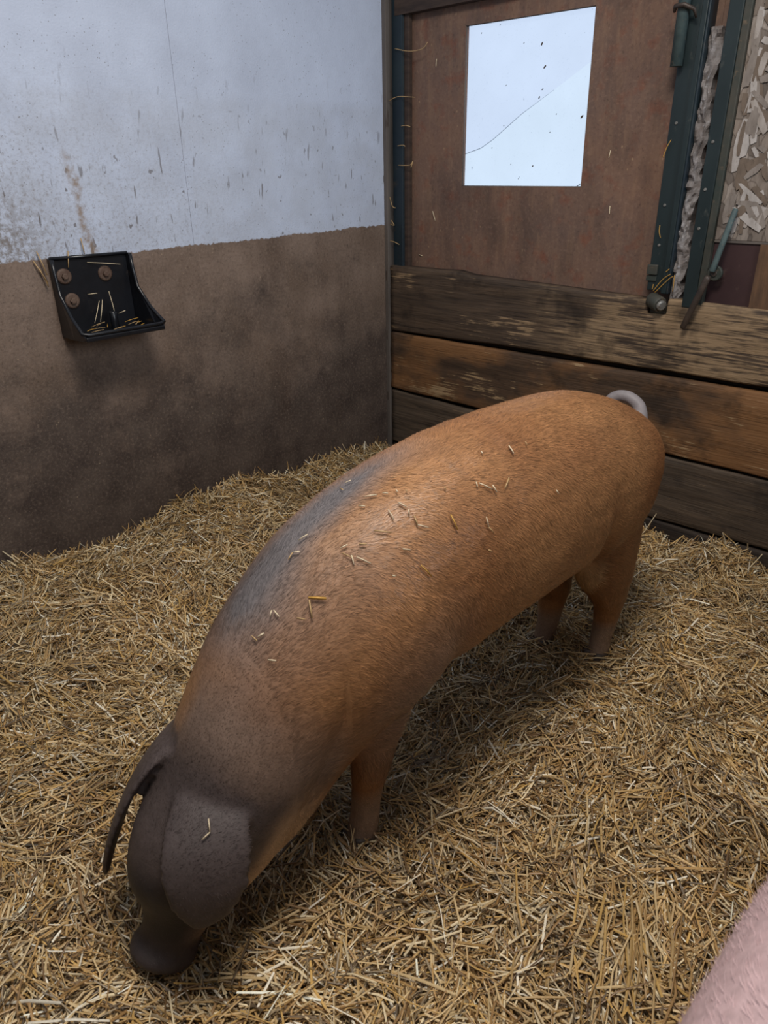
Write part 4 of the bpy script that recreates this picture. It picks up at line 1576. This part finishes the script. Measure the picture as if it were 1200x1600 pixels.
def single(a, b, nrm, w, col, label, group, cat='straw'):
    c = (a + b) / 2
    D = b - a
    L = np.linalg.norm(D)
    if L < 1e-4:
        return
    D = D / L
    me = stalk_mesh('straw_stalk', np.zeros((1, 3)), D[None], nrm[None], np.array([L]), np.array([w]), np.array([col]), np.array([[0.0, 0.03 * L]]))
    # closed underside so the stalk has a body
    bm = bmesh.new()
    bm.from_mesh(me)
    bm.verts.ensure_lookup_table()
    v = bm.verts
    for q in ((0, 3, 5, 2), (3, 6, 8, 5)):
        bm.faces.new([v[i] for i in q])
    bm.faces.new([v[i] for i in (0, 2, 1)])
    bm.faces.new([v[i] for i in (6, 7, 8)])
    bmesh.ops.recalc_face_normals(bm, faces=bm.faces[:])
    bm.to_mesh(me)
    bm.free()
    o = obj('straw_stalk', me, M['straw'])
    o.location = c
    tag(o, label, cat, group)
    return o


SEG = [(368, 296, 376, 300), (380, 283, 395, 276), (427, 316, 457, 311), (495, 269, 505, 268), (470, 306, 484, 307), (503, 298, 507, 304), (526, 297, 529, 303),
       (508, 329, 527, 339), (483, 346, 497, 371), (545, 360, 553, 382), (553, 382, 580, 389), (532, 345, 534, 358), (447, 397, 490, 402), (633, 355, 650, 393),
       (720, 360, 726, 385), (726, 385, 739, 400), (703, 279, 736, 294), (736, 283, 747, 301), (766, 292, 777, 265), (697, 277, 700, 289), (778, 188, 790, 208),
       (619, 290, 624, 296), (892, 293, 898, 303), (559, 478, 586, 506), (372, 452, 395, 464), (393, 457, 399, 480), (405, 461, 440, 477), (412, 430, 430, 431),
       (367, 441, 385, 432), (267, 423, 290, 408), (242, 470, 252, 453), (252, 453, 270, 450), (288, 560, 332, 562), (290, 565, 297, 610), (196, 608, 200, 592),
       (205, 592, 219, 609), (152, 655, 165, 667), (166, 658, 182, 648), (190, 712, 210, 714), (260, 610, 280, 613), (490, 505, 498, 507), (516, 440, 535, 442),
       (818, 178, 822, 186), (710, 203, 714, 209), (412, 338, 428, 339), (725, 440, 735, 445)]
PALE = np.array(lin((222, 204, 172)))
GOLD = np.array(lin((196, 150, 70)))
TANS = np.array(lin((190, 158, 112)))
for i, (x0, y0, x1, y1) in enumerate(SEG):
    s = 1 / 1.579
    a, na = hit(300 + x0 * s, 580 + y0 * s)
    b, nb = hit(300 + x1 * s, 580 + y1 * s)
    if a is None or b is None:
        continue
    n = na + nb
    n = n / np.linalg.norm(n)
    golden = i in (32, 23, 13)
    col = GOLD if golden else (TANS if i % 3 == 0 else PALE)
    w = 0.0055 if i == 32 else random.uniform(0.0026, 0.0042)
    tone = 'golden' if golden else ('tan' if i % 3 == 0 else 'pale')
    py = (a[1] + b[1]) / 2
    zone = 'grey withers' if py < -1.80 else ('shoulder' if py < -1.62 else ('ribs' if py < -1.35 else ('loin' if py < -1.12 else 'rump')))
    size = 'tiny' if np.linalg.norm(b - a) < 0.018 else 'broken'
    if i == 32:
        lab, grp = 'broad golden straw stalk lying across the brown pig\'s shoulder', None
    else:
        lab = '%s %s straw stalk lying on the brown pig\'s %s' % (size, tone, zone)
        grp = '%s %s straw bits on the brown pig\'s %s' % (size, tone, zone)
    single(a + n * 0.007, b + n * 0.007, n, w, col, lab, grp)
for (x0, y0, x1, y1) in ((485, 385, 490, 430), (490, 430, 463, 455)):
    s = 1 / 2.143
    a, na = hit(100 + x0 * s, 1100 + y0 * s)
    b, nb = hit(100 + x1 * s, 1100 + y1 * s)
    if a is not None and b is not None:
        n = (na + nb) / np.linalg.norm(na + nb)
        single(a + n * 0.006, b + n * 0.006, n, 0.003, PALE, 'pale bent straw stalk resting on the brown pig\'s dark head', 'straw on the brown pig\'s head')

# straws caught in and beside the drinker bowl
rr = random.Random(4)
FX = []
for k in range(13):
    y = rr.uniform(-1.55, -1.36)
    x = rr.uniform(0.05, 0.14)
    a = rr.uniform(0, math.pi)
    L = rr.uniform(0.03, 0.07)
    d = np.array([math.cos(a) * 0.35, math.sin(a), rr.uniform(-0.05, 0.25)])
    p = np.array([x, y, 0.876 + rr.uniform(0.0, 0.018)])
    q = p + d * L
    q[1] = min(max(q[1], -1.575), -1.337)
    single(p, q, np.array([0.2, 0.1, 1.0]), 0.0032, GOLD if k % 2 else TANS, 'short straw stalk lying in the bottom of the black drinker bowl', 'straw in the drinker bowl')


def wall_px(px, py, x=0.006):
    d = cam_ray(px, py)
    return CAM_C + d * (x - CAM_C[0]) / d[0]


for (x0, y0, x1, y1, dep) in ((155, 470, 148, 505, 0.05), (160, 468, 157, 503, 0.06), (170, 455, 182, 500, 0.05), (137, 460, 152, 458, 0.014), (136, 410, 188, 413, 0.014), (185, 490, 196, 485, 0.03)):
    single(wall_px(x0, y0, dep), wall_px(x1, y1, dep + 0.02), np.array([1.0, 0.0, 0.3]), 0.003, PALE, 'pale straw stalk clinging to the back of the black drinker bowl', 'straw on the drinker bowl back')
for (x0, y0, x1, y1) in ((57, 393, 74, 430), (52, 408, 75, 442), (62, 420, 76, 448), (106, 392, 107, 418), (126, 372, 132, 397)):
    single(wall_px(x0, y0, 0.010), wall_px(x1, y1, 0.020), np.array([1.0, 0, 0.2]), 0.0045, TANS, 'straw stalk wedged behind the edge of the black drinker bowl', 'straw behind the drinker bowl')


# straws caught on the door frame and boards
def wisp(pts, r, col, label, group):
    P = catmull(np.array(pts), 5)
    me = tube('straw_stalk', P, [r] * (len(P) - 1) + [r * 0.5], 5)
    set_col(me, np.repeat(col[None], len(me.vertices), 0))
    o = obj('straw_stalk', me, M['straw'])
    tag(o, label, 'straw', group)


for pts in ([(617, 76), (640, 80), (660, 76), (668, 66)], [(607, 158), (622, 151), (648, 152)], [(622, 258), (640, 258), (645, 252), (642, 262)],
            [(609, 308), (613, 322), (618, 325)], [(610, 350), (616, 352), (611, 344)], [(609, 376), (616, 378), (624, 382)], [(627, 197), (634, 196), (641, 198)], [(621, 228), (630, 227), (633, 229)]):
    wisp([onplane(px, py, 0.014 - 0.004 * (k % 2)) for k, (px, py) in enumerate(pts)], 0.0016, TANS, 'dusty straw wisp caught on the blue-green corner post', 'straw on the corner post')
for pts in ([(682, 92), (681, 104)], [(676, 330), (680, 345)], [(954, 235), (951, 247)], [(953, 322), (952, 335)], [(655, 398), (660, 400)]):
    wisp([onplane(px, py, DY - 0.003) for px, py in pts], 0.0016, PALE, 'tiny pale straw stuck to the brown door board', 'straw on the brown door')
for pts in ([(1020, 455), (1035, 437), (1048, 428)], [(1022, 458), (1045, 436), (1052, 432)], [(1051, 456), (1053, 440), (1054, 430)], [(1019, 452), (1021, 444)], [(1040, 425), (1046, 420)],
            [(1031, 352), (1030, 362), (1032, 372)], [(1036, 246), (1042, 230), (1049, 218)]):
    wisp([onplane(px, py, -0.002) for px, py in pts], 0.0013, GOLD, 'yellow straw snagged on the green post above the hinge pin', 'straw on the hinge post')
